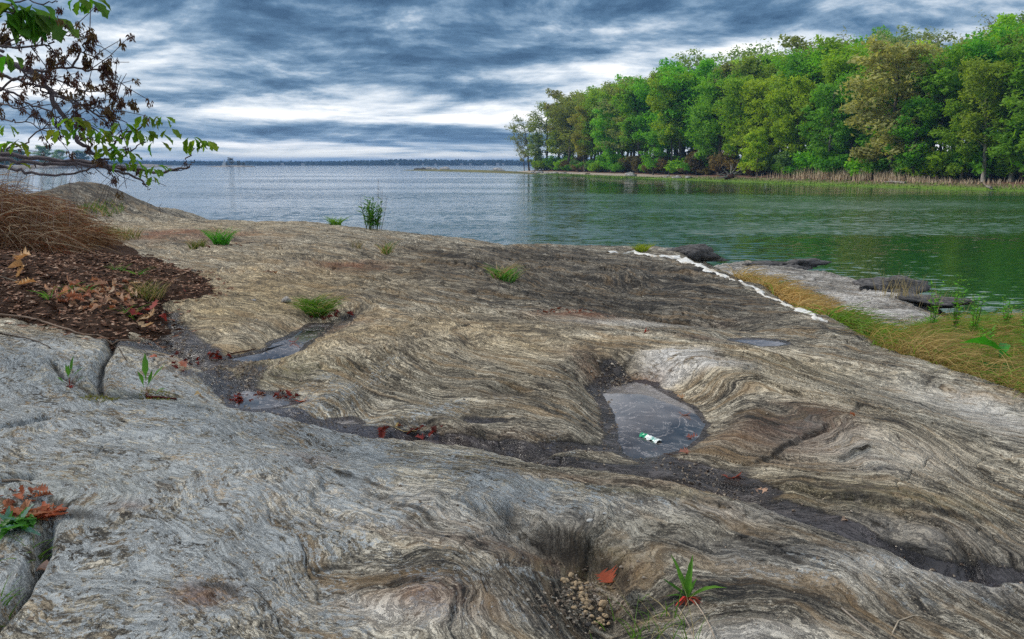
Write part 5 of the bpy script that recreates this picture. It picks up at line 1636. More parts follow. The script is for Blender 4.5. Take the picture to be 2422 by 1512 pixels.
def dock(p, label, leaves, stemcol=(.26, .03, .02), s=1.0):
    o = thing('dock_plant', label, 'plant', p)
    for (az, el, L, f0) in leaves:
        st_ = MB(); d_ = Vector((math.cos(az) * math.cos(el), math.sin(az) * math.cos(el), math.sin(el)))
        e = d_ * L * .5 * s
        st_.tube([(0, 0, -.005), e * .5 + Vector((0, 0, .004)), e], [.003 * s, .0024 * s, .0016 * s], 5)
        sobj = link('stem', st_.mesh('stem'), m_dead, o, color=stemcol)
        lf = link('leaf', leaf_mesh('dock_leaf', L * .75 * s, DOCK, .3, .3, .25, int(az * 10) + int(L * 100)), m_grass, o, color=(.10, .27, .03))
        lf.location = e; lf.rotation_euler = (R.uniform(-.4, .4), -el, az)
    for i in range(5):
        az = R.uniform(0, 6.28)
        lf = link('withered_leaf', leaf_mesh('withered', .06 * s, PLAIN, .5, .6, .4, i), m_dead, o, color=(.30, .035, .02))
        lf.rotation_euler = (0, -R.uniform(-.1, .5), az); lf['label'] = 'withered red leaf'
    return o


dock(hit(165, 915), 'green dock plant with red base in a notch of the lichen slab', [(1.3, 1.4, .34, 0), (.6, 1.1, .26, 0), (2.2, 1.2, .26, 0), (3.0, .7, .18, 0), (.2, .7, .20, 0), (1.8, 1.5, .24, 0)], s=.46)
dock(hit(347, 943), 'taller dock plant with upright leaf and red stems beside a red stick', [(1.6, 1.48, .46, 0), (.5, 1.2, .40, 0), (2.6, 1.3, .3, 0), (.1, .6, .22, 0), (1.0, 1.35, .3, 0)], s=.50)
# the seedling near the lower edge
p = hit(1625, 1415)
sg_ = thing('seedling', 'single weed with long pointed leaves and a red base near the lower edge', 'plant', p)
SPEAR = [.02, .05, .075, .085, .08, .07, .055, .03, .005]
for (az, el, L, c_) in [(2.0, 1.15, .21, GB), (1.1, 1.35, .20, GB), (.15, .45, .20, (.14, .32, .03)), (2.7, .75, .14, (.06, .16, .02)), (.8, .9, .11, GB), (1.5, 1.2, .10, GB), (3.0, .3, .1, (.07, .18, .02))]:
    lf = link('leaf', leaf_mesh('spear_leaf', L, SPEAR, .2, .35, .25, int(L * 1000)), m_grass, sg_, color=c_)
    lf.rotation_euler = (R.uniform(-.3, .3), -el, az)
sg_.scale = (.8, .8, .8)
for i in range(7):
    lf = link('withered_leaf', leaf_mesh('withered', .07, SPEAR, .5, .6, .6, i), m_dead, sg_, color=(.28, .04, .02) if i else (.7, .06, .05))
    lf.rotation_euler = (0, -R.uniform(-.3, .6), R.uniform(3.4, 6.2)); lf['label'] = 'withered red leaf'
for k, (u1, v1, u2, v2, lab) in enumerate([(1640, 1425, 1690, 1520, 'long pale dry stalk running down from the red based weed'), (1600, 1440, 1640, 1520, 'dry straw crossing the lower edge grass clump')]):
    mbr = MB(); pts = [hit(u1 + (u2 - u1) * f + 6 * math.sin(f * 3), v1 + (v2 - v1) * f) + Vector((0, 0, .012)) for f in np.linspace(0, 1, 8)]
    mbr.tube(pts, .002, 4); tag(link('dry_stalk', mbr.mesh('stalk'), m_dry, color=(.55, .45, .36)), lab, 'stalk')
# bent straws and sticks on the rock
for (pl_, rad, c_, nm, lab) in [
    ([(-20, 745), (60, 753), (110, 766), (180, 790), (265, 818), (330, 808), (360, 803)], .012, (.26, .18, .13), 'root', 'long thin bare root lying along the lower edge of the soil bank'),
    ([(0, 790), (40, 797), (85, 808), (120, 825)], .006, (.10, .07, .05), 'twig', 'thin dark twig on the lichen slab under the root'), ([(345, 941), (380, 942), (418, 946)], .008, (.12, .02, .02), 'stick', 'short dark red stick at the foot of the taller dock plant'),
    ([(5, 1140), (45, 1138), (75, 1146)], .007, (.34, .27, .21), 'stick', 'pale stick bridging the crevice at the left edge'), ([(930, 1010), (955, 1022), (985, 1020), (990, 1012)], .003, (.50, .38, .18), 'straw', 'bent yellow straw in the runnel'),
    ([(1098, 1080), (1180, 1085)], .003, (.55, .47, .30), 'straw', 'straight pale straw on the grey rock below the runnel'), ([(2110, 1500), (2125, 1470), (2160, 1458), (2185, 1460)], .003, (.55, .47, .36), 'straw', 'curved pale straw at the lower right edge'),
    ([(1990, 1440), (2050, 1490), (2070, 1505)], .004, (.42, .36, .30), 'twig', 'forked pale twig at the lower right edge'), ([(545, 838), (580, 832), (605, 826)], .006, (.08, .03, .02), 'twig', 'dark wet twig at the left end of the shallow pool'), ([(270, 820), (290, 840), (300, 855)], .004, (.06, .03, .02), 'twig', 'thin dark twig hanging over the wet groove'),
    ([(1535, 1070), (1560, 1074), (1600, 1078)], .003, (.12, .06, .03), 'twig', 'fine dark twig right of the wrapper'), ([(0, 655), (120, 690), (170, 715)], .006, (.30, .24, .18), 'twig', 'long grey twig lying across the soil bank')]:
    mbr = MB(); pts = [hit(u, v, Zb, 2.2) + Vector((0, 0, rad * .8)) for u, v in pl_]
    P3 = []
    for i in range(len(pts) - 1):
        for f in np.linspace(0, 1, 6)[:-1]:
            q_ = pts[i].lerp(pts[i + 1], f); P3.append(Vector((q_.x, q_.y, max(q_.z, Zb(q_.x, q_.y) + rad * .5))))
    P3.append(pts[-1])
    mbr.tube(P3, np.linspace(rad, rad * .55, len(P3)), 6)
    tag(link(nm, mbr.mesh(nm), m_dry, color=c_), lab, nm)

# crumpled wrapper in the pool
V_, F_ = [], []
nx2, ny2 = 15, 8
for i in range(nx2):
    for j in range(ny2):
        x, y = i / (nx2 - 1) * .17, (j / (ny2 - 1) - .5) * .055
        a = math.sin(j / (ny2 - 1) * math.pi)
        V_.append((x, y * (1 + .25 * math.sin(i * 1.1)), .018 * a + .012 * perlin(i * .55, j * .8, 95) + .008 * perlin(i * 1.7, j * 1.9, 96)))
for i in range(nx2 - 1):
    for j in range(ny2 - 1):
        a = i * ny2 + j; F_.append([a, a + ny2, a + ny2 + 1, a + 1])
me = new_mesh('wrapper', V_, F_, False)
m_wr, g = mat_new('printed_foil')
pos = g.n('ShaderNodeTexCoord').outputs['Object']
x_, y_, z_ = g.sep(pos)
nn = g.noise(pos, 30, 3, .6)
f1 = g.sm(g.m('ADD', x_, g.m('MULTIPLY', nn, .03)), .062, .068)
f2 = g.m('MULTIPLY', g.sm(g.m('ABSOLUTE', g.m('SUBTRACT', x_, .125)), .028, .022), g.sm(nn, .45, .5))
c = g.mix(f1, (.02, .42, .20), (.80, .84, .82)); c = g.mix(f2, c, (.25, .52, .45))
out(g, pbsdf(g, c, .3, .5))
p = hit(1518, 1045); p.z = max(p.z, POOLS['big'][1]) + .004
wr = link('candy_wrapper', me, m_wr, None, p); wr.rotation_euler = (0, .02, -.95); wr.scale = (.9, .9, .9)
tag(wr, 'crumpled green and white wrapper at the lower end of the big pool', 'wrapper')

# pebbles in the hollow
PBM = []
for i in range(4):
    s_ = stone_mesh(60 + i, 2, .22, .75); s_.materials.append(simple_mat('pebble_tan', (.24, .16, .09), (.50, .38, .24), 3, .8) if i == 0 else PBM[0].materials[0]); PBM.append(s_)
for i in range(95):
    f = R.random()
    u = np.interp(f, [0, .5, 1], [1350, 1385, 1425]) + R.gauss(0, 11); v = np.interp(f, [0, .5, 1], [1368, 1420, 1475]) + R.gauss(0, 9)
    p = hit(u, v)
    sz = R.choice([.006, .007, .008, .009, .012])
    stone('pebble', p + Vector((0, 0, sz * .4)), sz, 'small tan pebble in the drift at the bottom of the hollow', 'tan pebbles in the hollow', mesh=R.choice(PBM), cat='pebble')
for (u, v, s, lab) in [(1358, 1470, .012, 'round cream pebble at the left of the hollow'), (1385, 1480, .010, 'cream pebble right of the round one'), (1420, 1475, .012, 'cream pebble nearest the rusty oak leaf'), (1400, 1490, .011, 'cream pebble below the rusty oak leaf'), (1426, 1462, .022, 'long flat tan stone beside the rusty oak leaf tip')]:
    stone('pebble', hit(u, min(v, 1500) - 30) + Vector((0, 0, s * .4)), s, lab, mesh=R.choice(PBM), cat='pebble')
stone('pebble', hit(1392, 1480) + Vector((0, 0, .004)), (.016, .012, .010), 'blue grey flat pebble below the cream ones', m=m_stone_d, mesh=PBM[1], cat='pebble')

# grit and crumbs washed into the runnels and hollows
mbr = MB()
for _ in range(2600):
    k = R.random()
    if k < .6:
        P_ = R.choice(GV[:7])[0]; i = R.randrange(len(P_) - 1); f = R.random()
        x, y = P_[i] * (1 - f) + P_[i + 1] * f; x += R.gauss(0, .10); y += R.gauss(0, .10)
    elif k < .8:
        q_ = hit(R.gauss(1385, 45), R.gauss(1420, 35)); x, y = q_.x, q_.y
    else:
        q_ = hit(R.uniform(-50, 2450), R.uniform(700, 1500)); x, y = q_.x, q_.y
    if y < 2: continue
    s_ = R.choice([.003, .004, .005, .008]) * (1 if y < 5 else 1.6); z = Z(x, y) + s_ * .2
    o4 = [(x + R.uniform(-1, 1) * s_ + dx_ * s_, y + R.uniform(-.6, .6) * s_ + dy_ * s_, z + dz_ * s_) for dx_, dy_, dz_ in ((-1, -1, 0), (1, -.7, 0), (.2, 1.1, 0), (0, 0, 1.0))]
    mbr.add(o4, [[0, 1, 3], [1, 2, 3], [2, 0, 3]])
m_grit, g = mat_new('grit')
pos = g.n('ShaderNodeTexCoord').outputs['Object']
out(g, pbsdf(g, g.ramp(g.noise(pos, 40, 2, .7), [(.35, (.06, .04, .03)), (.5, (.24, .18, .13)), (.65, (.50, .44, .36))]), .85, .2))
tag(link('gravel', mbr.mesh('gravel', False), m_grit), 'fine grit washed into the runnels of the rock', 'gravel', kind='stuff')

# ------------------------------------------------------------------ leafy shrub on the crest
m_herb = m_grass
p = hit(880, 541)
sh_ = thing('willow_shrub', 'leafy green shrub with thin bare stalks above it on the rock crest', 'shrub', p)
WIL = [.02, .06, .09, .10, .09, .06, .02]
wm = [leaf_mesh('willow_leaf', .17, WIL, .2, .3, .2, i) for i in range(3)]
for q_ in wm: q_.materials.append(m_herb)
for i in range(17):
    az = i * 2.4; sp = R.uniform(.05, .30); H_ = R.uniform(.38, .68) * (1.1 - sp)
    b0 = Vector((math.cos(az) * sp * .5, math.sin(az) * sp * .5, 0)); e = Vector((math.cos(az) * sp, math.sin(az) * sp, H_))
    mbr = MB(); mbr.tube([b0 - Vector((0, 0, .05)), b0.lerp(e, .5), e], [.008, .006, .003], 4); link('stem', mbr.mesh('stem'), m_herb, sh_, color=(.08, .14, .03))
    for k in range(13):
        f = .12 + .88 * k / 12; q_ = b0.lerp(e, f)
        lf = link('leaf', wm[k % 3], None, sh_, q_, (.075 * R.uniform(.8, 1.4), .23 * R.uniform(.8, 1.25), .035))
        lf.rotation_euler = (R.uniform(-.5, .5), -R.uniform(.35, 1.2), k * 2.4 + R.uniform(-.4, .4)); lf.scale = (R.uniform(.7, 1.1),) * 3
for (dx_, h_, ln_) in [(.12, 1.08, .03), (.16, .85, .06), (-.12, .72, -.08), (-.05, .66, -.02), (.2, .7, .1)]:
    mbr = MB(); mbr.tube([(dx_, 0, 0), (dx_ + ln_, 0, h_ * .6), (dx_ + ln_ * 1.5, 0, h_)], [.006, .004, .002], 4)
    for k in range(5):
        z0 = h_ * (.6 + .08 * k); mbr.tube([(dx_ + ln_ * (z0 / h_) * 1.4, 0, z0), (dx_ + ln_ + R.uniform(-.1, .1), R.uniform(-.05, .05), z0 + .09)], [.0025, .001], 3)
    link('bare_stalk', mbr.mesh('stalk'), m_dry, sh_, color=(.14, .10, .08))

# ------------------------------------------------------------------ tussocks hanging over the bank, tall stalks behind
def tussock(p, n, rad, h, color, label, seed, droop=1.0, back=.25):
    r = random.Random(seed)
    o = thing('dry_grass_tussock', label, 'grass', p)
    for (nm, nn_, col_, hh) in (('dead_blades', n, color, h), ('bleached_blades', n // 3, (.50, .39, .27), h * 1.1), ('rusty_blades', n // 3, (.24, .075, .03), h * .9)):
        mbb = MB()
        for _ in range(nn_):
            a, rr = r.uniform(0, 6.28), rad * math.sqrt(r.random())
            x, y = math.cos(a) * rr, math.sin(a) * rr * .7
            z = Zb(p[0] + x, p[1] + y) - p[2]
            L = hh * r.uniform(.5, 1.2); az = r.gauss(-1.1, .9)
            up = r.uniform(.2, .9); d_ = droop * r.uniform(.5, 1.6)
            pts = []; q_ = np.array([x, y, z - .02]); dirv = np.array([math.cos(az) * (1.1 - up), math.sin(az) * (1.1 - up), up])
            for k in range(7):
                pts.append(q_.copy()); q_ = q_ + dirv / np.linalg.norm(dirv) * L / 6
                dirv = dirv + np.array([math.cos(az) * .22, math.sin(az) * .22, -.30 * d_]) + np.array([r.gauss(0, .06), r.gauss(0, .06), 0])
            mbb.ribbon(pts, np.linspace(.014 if nm[0] == 'b' else .010, .003, 7))
        c_ = link(nm, mbb.mesh('blades'), m_dry, o, color=col_); c_['kind'] = 'stuff'
    return o


for k, (u, v, n_, rad, h_, col_, lab) in enumerate([
    (55, 530, 900, .75, .85, (.20, .11, .055), 'large brown dry grass tussock crowning the soil bank at the left edge'),
    (-60, 500, 800, .9, .9, (.19, .10, .05), 'brown tussock cut off by the left edge of the picture'),
    (120, 500, 500, .6, .55, (.21, .12, .06), 'shaggy tan tussock right behind the large one'),
    (185, 548, 520, .42, .60, (.20, .10, .05), 'reddish dry tussock hanging over the dark hollow at the bank end'),
    (20, 575, 420, .5, .8, (.17, .09, .045), 'straggling tussock hanging down over the bank face')]):
    p = hit(u, v, Zb, 5.5)
    tussock(p, n_, rad, h_, col_, lab, 100 + k)
tuft('grass_patch', hit(170, 520, Zb, 5.5) + Vector((0, 1.2, 0)), 260, .5, .25, .012, (.15, .18, .04), 'yellow green low grass behind the reddish tussock', zf=Zb, dry=100)
tuft('grass_patch', hit(240, 500), 120, .5, .22, .02, (.10, .17, .03), 'green weeds at the foot of the rock hump', dry=40)
n_ = 0
for i in range(30):
    u = R.uniform(-30, 150); y_ = R.uniform(10.6, 12.0)
    base = Vector((at_y(u, 430, y_).x, y_, 0)); base.z = Zb(base.x, base.y)
    top = at_y(u + R.uniform(15, 70), R.uniform(355, 415), y_); base = base.lerp(top, .25)
    mbr = MB(); mbr.tube([base, base.lerp(top, .55) + Vector((-.02, 0, .02)), top], [.003, .0022, .0012], 3)
    for k in range(4):
        q_ = base.lerp(top, .7 + .09 * k); mbr.tube([q_, q_ + Vector((R.uniform(-.05, .08), 0, .07))], [.002, .001], 3)
    tag(link('dry_stalk', mbr.mesh('stalk'), m_dry, color=(.26, .19, .17)), 'thin dry grass stalk rising from the tussocks against the water', 'stalk', 'dry stalks above the tussocks')
for (u, v, u2, v2, lab) in [(222, 476, 262, 412, 'leftmost slanting dry stalk on the rock hump'), (228, 477, 285, 408, 'second slanting dry stalk on the rock hump'), (238, 478, 282, 415, 'third slanting dry stalk on the rock hump'), (245, 479, 292, 406, 'fourth slanting dry stalk on the rock hump'), (262, 484, 315, 410, 'rightmost slanting dry stalk on the rock hump'), (168, 455, 172, 415, 'upright dry stalk left of the slanting ones'), (352, 500, 356, 470, 'short dark stalk where the hump meets the crest'), (382, 510, 384, 480, 'short dark stalk on the crest left of the water glitter'), (290, 486, 284, 470, 'short stalk on the low end of the hump')]:
    b0 = hit(u, v, None, 8); t_ = at_y(u2, v2, b0.y)
    mbr = MB(); mbr.tube([b0 - Vector((0, 0, .1)), b0.lerp(t_, .5) + Vector((-.06, 0, .05)), t_], [.008, .007, .004], 3)
    tag(link('dry_stalk', mbr.mesh('stalk'), m_dry, color=(.13, .10, .09)), lab, 'stalk', 'stalks on the rock hump')

# ------------------------------------------------------------------ grasses and weeds between the rock edge and the low ledge
GOLD = (.50, .36, .13); STRAW = (.50, .36, .17); OLV = (.20, .20, .05)
def behind_edge(u, v, back=.5):
    """ground behind the rock's right edge seen at the pixel, else just beyond the edge"""
    p = hit(u, v)
    return p


def mop(p, n, rad, h, color, label, green=0, seed=0, az0=-.6, name='golden_grass_tussock', cat='grass', wid=.008, gcol=(.17, .31, .045), sprd=1.0):
    r = random.Random(seed); o = thing(name, label, cat, p)
    for nm, nn_, col_ in (('dry_blades', n, color), ('green_blades', green, gcol)):
        if not nn_: continue
        mbb = MB()
        for _ in range(nn_):
            a, rr = r.uniform(0, 6.28), rad * math.sqrt(r.random())
            x, y = math.cos(a) * rr, math.sin(a) * rr
            z = Z(p[0] + x, p[1] + y) - p[2]
            L = h * r.uniform(.55, 1.2); az = r.gauss(az0, 1.1)
            q_ = np.array([x, y, z - .05]); up = r.uniform(.5, 1.2)
            dirv = np.array([math.cos(az) * .5 * sprd, math.sin(az) * .5 * sprd, up]); pts = []
            for k in range(6):
                pts.append(q_.copy()); q_ = q_ + dirv / np.linalg.norm(dirv) * L / 5
                dirv = dirv + np.array([math.cos(az) * .2, math.sin(az) * .2, -.28]) + np.array([r.gauss(0, .05), r.gauss(0, .05), 0])
            mbb.ribbon(pts, np.linspace(wid, wid * .2, 6))
        c_ = link(nm, mbb.mesh('blades'), m_grass if nm[0] == 'g' else m_dry, o, color=col_); c_['kind'] = 'stuff'
    return o


def beyond(u, v, m_out):
    """point m_out metres past the rock's right edge near a pixel on that edge"""
    p = hit(u, v - 1)
    e = tps_pt(u, v)
    return Vector((e[0] + m_out * .95, e[1] + m_out * .25, Z(e[0] + m_out * .95, e[1] + m_out * .25)))


MOPS = [
    (1735, 655, .8, 520, .5, .62, GOLD, 0, 'golden dry grass drift, uppermost beside the white vein'), (1780, 676, .85, 560, .5, .62, GOLD, 20, 'golden dry grass drift below the uppermost one'),
    (1820, 692, .8, 560, .45, .62, (.56, .38, .14), 20, 'golden dry grass drift in the middle of the vein'), (1870, 712, .75, 500, .42, .58, (.56, .40, .16), 20, 'straw pale end of the golden grass drift'),
    (1935, 745, .7, 120, .35, .52, OLV, 300, 'green feathery weed clump at the lower end of the white vein'), (1985, 768, .7, 60, .25, .40, OLV, 160, 'short green weeds right of the feathery clump'),
    (2050, 790, .7, 300, .38, .62, (.42, .30, .09), 260, 'green and gold tussock right of the short weeds'), (2120, 822, .6, 650, .38, .72, (.44, .33, .13), 60, 'large combed golden tussock at the rock edge'),
    (2200, 845, .7, 420, .40, .66, (.38, .30, .10), 160, 'reddish based grass tussock next to the combed one'), (2270, 868, .8, 650, .42, .70, (.44, .31, .13), 80, 'combed brown gold tussock above the big dock leaf'),
    (2360, 900, .7, 520, .42, .62, (.42, .32, .12), 240, 'tangled gold tussock right of the big dock leaf'), (2440, 930, .6, 420, .45, .6, (.40, .30, .10), 260, 'tangled olive tussock at the right picture edge'),
    (2520, 975, .6, 300, .5, .6, (.40, .30, .10), 260, 'olive tussock past the right edge'),
    (2180, 815, 1.7, 320, .5, .6, (.36, .28, .09), 300, 'loose olive grass between the low ledge and the weeds'), (2270, 830, 1.7, 340, .6, .62, (.40, .30, .10), 320, 'loose yellow grass behind the combed tussock'),
    (2350, 850, 2.2, 340, .6, .6, (.30, .24, .07), 420, 'green brushy grass toward the water'), (2420, 880, 1.9, 320, .6, .6, (.36, .28, .09), 380, 'green brushy grass at the right picture edge'),
    (2420, 860, 3.2, 300, .7, .55, (.40, .28, .10), 330, 'tan topped grass at the water edge on the far right'), (2500, 930, 2.0, 300, .6, .6, (.36, .28, .09), 380, 'brushy grass past the right edge')]
for k, (u, v, mo, n_, rad, h_, col_, gn, lab) in enumerate(MOPS):
    mop(beyond(u, v, mo * .72), int(n_ * 1.25), rad, h_ * (.8 if v < 715 else 1.0), col_, lab, int(gn * 1.6), 300 + k, wid=.0085 if v > 780 else .013)
for (u, v, mo, n_, lab) in [(2105, 700, 0, 46, 'thin straw stalks growing on the dark boulder by the water'), (2165, 715, 0, 40, 'straw stalks right of the dark boulder over the water'), (2240, 745, 0, 30, 'lone straw stalks right of the low ledge')]:
    tuft('straw_stalks', hit(u, v), n_, .35, .62, .010, (.42, .34, .17), lab, lean=.25, bend=.2)
# leafy weeds and big dock leaves
def weed(p, label, n, h, col_, rad=.12):
    o = thing('leafy_weed', label, 'weed', p)
    for i in range(n):
        a = i * 2.4; e = Vector((math.cos(a) * rad * R.uniform(.3, 1), math.sin(a) * rad * R.uniform(.3, 1), h * R.uniform(.7, 1.05)))
        mbr = MB(); mbr.tube([(0, 0, -.05), e * .5, e], [.006, .004, .002], 4); link('stem', mbr.mesh('stem'), m_grass, o, color=(.12, .20, .04))
        for k in range(12):
            f = .3 + .7 * k / 11
            lf = link('leaf', WEEDL, None, o, e * f, tuple(c * R.uniform(.9, 1.5) for c in col_)); lf.scale = (R.uniform(.6, 1.1) * (1.1 - .4 * f),) * 3
            lf.rotation_euler = (R.uniform(-.4, .4), -R.uniform(.1, .9), k * 2.4 + a)
    return o


WEEDL = leaf_mesh('weed_leaf', .10, [.02, .12, .18, .2, .17, .1, .01], .3, .25, .3, 3); WEEDL.materials.append(m_grass)
for k, (u, v, n_, rad, h_, col_, gn, lab) in enumerate([
    (2190, 800, 160, .5, .5, (.42, .32, .12), 200, 'grass tussock at the near end of the low ledge'), (2240, 790, 160, .6, .5, (.40, .30, .10), 260, 'green grass around the upright weeds, low ground'),
    (2300, 800, 200, .6, .5, (.42, .30, .10), 240, 'yellow green tussock behind the broad dock leaves'), (2360, 800, 220, .7, .5, (.50, .36, .15), 180, 'tan brushy tussock on the low ground at right'),
    (2420, 790, 200, .7, .5, (.40, .30, .10), 260, 'green brushy tussock at the right edge, low ground'), (2350, 765, 200, .7, .5, (.52, .36, .17), 160, 'tan plumed grass nearest the dark water'),
    (2420, 762, 180, .7, .5, (.50, .36, .17), 200, 'plumed grass at the right edge by the dark water'), (2290, 772, 160, .6, .45, (.40, .30, .10), 240, 'low green grass on the water margin, right of the ledge'),
    (2250, 830, 240, .6, .55, (.44, .32, .11), 240, 'dense green gold tussock between weeds and rock edge'), (2330, 840, 260, .6, .55, (.46, .32, .11), 220, 'gold green tussock just behind the broad dock leaves'),
    (2400, 850, 260, .6, .55, (.42, .30, .10), 260, 'dense tussock low at the right edge'), (2480, 800, 200, .8, .5, (.40, .30, .10), 260, 'grass past the right edge, low ground')]):
    mop(hit(u, v), int(n_ * 1.5), rad, h_, col_, lab, int(gn * 2.0), 400 + k, wid=.011)
for (u, v, mo, n_, h_, lab) in [(2200, 800, 1.9, 4, .75, 'leftmost bright green upright weed at the low ledge end'), (2255, 805, 2.0, 7, .80, 'tallest bright green weed group before the dark water'), (2300, 810, 2.0, 5, .65, 'bright green weed right of the tallest group'), (2425, 800, 2.4, 6, .55, 'bright green weed at the far right edge'), (2375, 790, 3.0, 5, .5, 'small green weed among tan grass at the water'), (2330, 840, 1.3, 5, .35, 'light green weed above the combed brown gold tussock'), (2430, 850, 1.4, 6, .4, 'green leafy weed low at the right edge')]:
    weed(hit(u, v), lab, n_ + 2, h_ * 1.2, (.14, .36, .03))
BIG = [.02, .05, .12, .17, .19, .19, .16, .11, .04, .005]
p = beyond(2290, 878, .45)
dk = thing('broad_dock', 'big dark green dock leaves under the combed grass at the rock edge', 'plant', p)
for (az, el, L) in [(2.9, .4, .50), (2.2, .95, .42), (1.2, 1.1, .36), (.3, .5, .42), (3.6, .2, .34), (.0, .9, .30), (5.6, .3, .36), (1.8, .3, .3)]:
    lf = link('leaf', leaf_mesh('dock_leaf', L, BIG, .3, .25, .35, int(L * 100)), m_grass, dk, color=(.035, .20, .02)); lf.rotation_euler = (R.uniform(-.5, .5), -el, az); lf.location = (0, 0, .08); lf.scale = (.8, .8, .8)
p = beyond(2235, 862, .35)
dk = thing('broad_dock', 'single long bright green blade leaf left of the big dock leaves', 'plant', p)
lf = link('leaf', leaf_mesh('dock_leaf', .42, BIG, .3, .4, .2, 5), m_grass, dk, color=(.06, .34, .03)); lf.rotation_euler = (.5, -.35, 2.5); lf.location = (.25, -.1, .32)
lf = link('leaf', leaf_mesh('dock_leaf', .25, BIG, .3, .4, .2, 6), m_grass, dk, color=(.05, .28, .03)); lf.rotation_euler = (.2, -.6, .8); lf.location = (.2, 0, .28)

# ------------------------------------------------------------------ boughs reaching in from a tree on the left
m_twig, g = mat_new('twig_bark')
pos = g.n('ShaderNodeTexCoord').outputs['Object']
nz = g.noise(pos, 30, 4, .6)
out(g, pbsdf(g, g.mix(nz, (.055, .042, .050), (.15, .115, .125)), .75, .3))
m_bleaf = leaf_mat('bough_leaf', .5, .5, 5, .3)
m_flow = leaf_mat('tree_flower', .3, .7, 9, .5, tint=(1.1, .9, .7))
S1 = 1024 / 1512 / (4096 / 2422)


def Tp(x, y, d):
    return at_y(x * S1, y * S1, d)


TB = Vector((-6.0, 6.2, Zb(-6.0, 6.2)))
tr_ = thing('overhanging_tree', 'tree reaching in from the left with bare boughs, flower tassels and few fresh leaves', 'tree', TB)
mbr = MB(); mbr.tube([(0, 0, -.2), (.05, .05, .8), (-.05, .1, 1.8), (.15, .0, 3.2), (.3, .1, 5.5)], [.17, .14, .12, .10, .05], 10)
link('trunk', mbr.mesh('trunk'), m_twig, tr_)


def bough(pts, d0, d1, r0, r1, join=None):
    P = [Tp(x, y, d0 + (d1 - d0) * i / max(1, len(pts) - 1)) - TB for i, (x, y) in enumerate(pts)]
    if join is not None:
        P = [Vector((join[0], join[1], join[2])), P[0].lerp(Vector(join), .45) + Vector((0, 0, .06))] + P
    # smooth
    Q = []
    for i in range(len(P) - 1):
        a = P[max(i - 1, 0)]; b_ = P[i]; c_ = P[i + 1]; e = P[min(i + 2, len(P) - 1)]
        for t in (0, .25, .5, .75):
            Q.append(.5 * ((2 * b_) + (c_ - a) * t + (2 * a - 5 * b_ + 4 * c_ - e) * t * t + (3 * b_ - a - 3 * c_ + e) * t ** 3))
    Q.append(P[-1])
    for q_ in Q[1:-1]:
        q_ += Vector((R.gauss(0, .006), R.gauss(0, .01), R.gauss(0, .006)))
    rr = np.linspace(r0, r1, len(Q))
    if join is not None:
        rr[:4] = np.maximum(rr[:4], r0 * 1.25)
    mbb = MB(); mbb.tube(Q, rr, 7)
    for i in range(2, len(Q) - 1, 3):       # knots and spurs
        if R.random() < .5:
            dv = Vector((R.gauss(0, 1), R.gauss(0, 1), R.gauss(0, 1))).normalized()
            mbb.tube([Q[i], Q[i] + dv * rr[i] * R.uniform(1.8, 4)], [rr[i] * .6, rr[i] * .2], 4)
    return link('bough', mbb.mesh('bough'), m_twig, tr_), Q


bq = {}
bq['a'] = bough([(-60, 890), (0, 905), (180, 932), (430, 952), (600, 975), (660, 995), (760, 1000), (940, 1016), (1030, 1004), (1120, 985)], 5.6, 4.9, .021, .006, (0, 0, 1.3))[1]
bq['b'] = bough([(-60, 935), (0, 940), (150, 958), (350, 965), (550, 972), (650, 1000)], 5.5, 5.1, .017, .009, (0, 0, 1.2))[1]
bq['c'] = bough([(-60, 985), (0, 990), (130, 1012), (260, 1036), (400, 1022), (550, 985), (640, 990)], 5.2, 5.0, .013, .005, (0, 0, 1.1))[1]
bq['d'] = bough([(650, 1000), (760, 1030), (830, 1070), (868, 1090)], 5.0, 4.9, .009, .004)[1]
bough([(850, 1085), (862, 1105), (890, 1113)], 4.9, 4.9, .004, .002)
bq['e'] = bough([(-60, 320), (0, 345), (120, 395), (240, 455), (300, 555), (340, 640), (400, 740), (460, 825), (520, 890), (600, 955), (650, 1005)], 5.2, 5.0, .020, .010, (.1, 0, 2.6))[1]
bq['f'] = bough([(-60, 420), (0, 438), (150, 482), (300, 532), (400, 582), (500, 632), (600, 682), (700, 722)], 5.4, 5.0, .014, .004, (.05, 0, 2.3))[1]
bq['g'] = bough([(200, 418), (300, 410), (430, 402), (520, 410), (610, 412)], 5.1, 4.9, .009, .004)[1]
bq['h'] = bough([(425, 398), (470, 330), (500, 270), (530, 215)], 5.0, 4.9, .007, .004)[1]
bq['i'] = bough([(335, 395), (400, 325), (430, 290)], 5.0, 5.0, .006, .003)[1]
bq['j'] = bough([(-60, 285), (0, 278), (120, 277), (250, 270), (300, 262), (345, 212), (430, 190)], 4.8, 4.7, .009, .003, (.12, 0, 2.8))[1]
bq['k'] = bough([(245, 268), (262, 190), (295, 95)], 4.7, 4.6, .006, .003)[1]
bq['l'] = bough([(0, 275), (90, 230), (160, 190), (190, 160)], 4.8, 4.7, .006, .003)[1]
bq['m'] = bough([(-60, 500), (0, 525), (110, 565), (170, 615), (260, 645), (330, 690), (400, 720)], 5.5, 5.1, .011, .003, (.03, 0, 2.0))[1]
bq['n'] = bough([(-60, 600), (0, 610), (120, 650), (220, 690), (300, 720)], 5.6, 5.2, .008, .003, (.03, 0, 1.8))[1]
bq['o'] = bough([(580, 930), (680, 855), (750, 785), (825, 760), (852, 712), (885, 690)], 5.0, 4.8, .007, .0025)[1]
bq['p'] = bough([(600, 942), (740, 920), (800, 872), (862, 838)], 5.0, 4.8, .006, .0025)[1]
bq['q'] = bough([(1090, 982), (1102, 940), (1130, 905), (1140, 870)], 4.9, 4.9, .005, .002)[1]
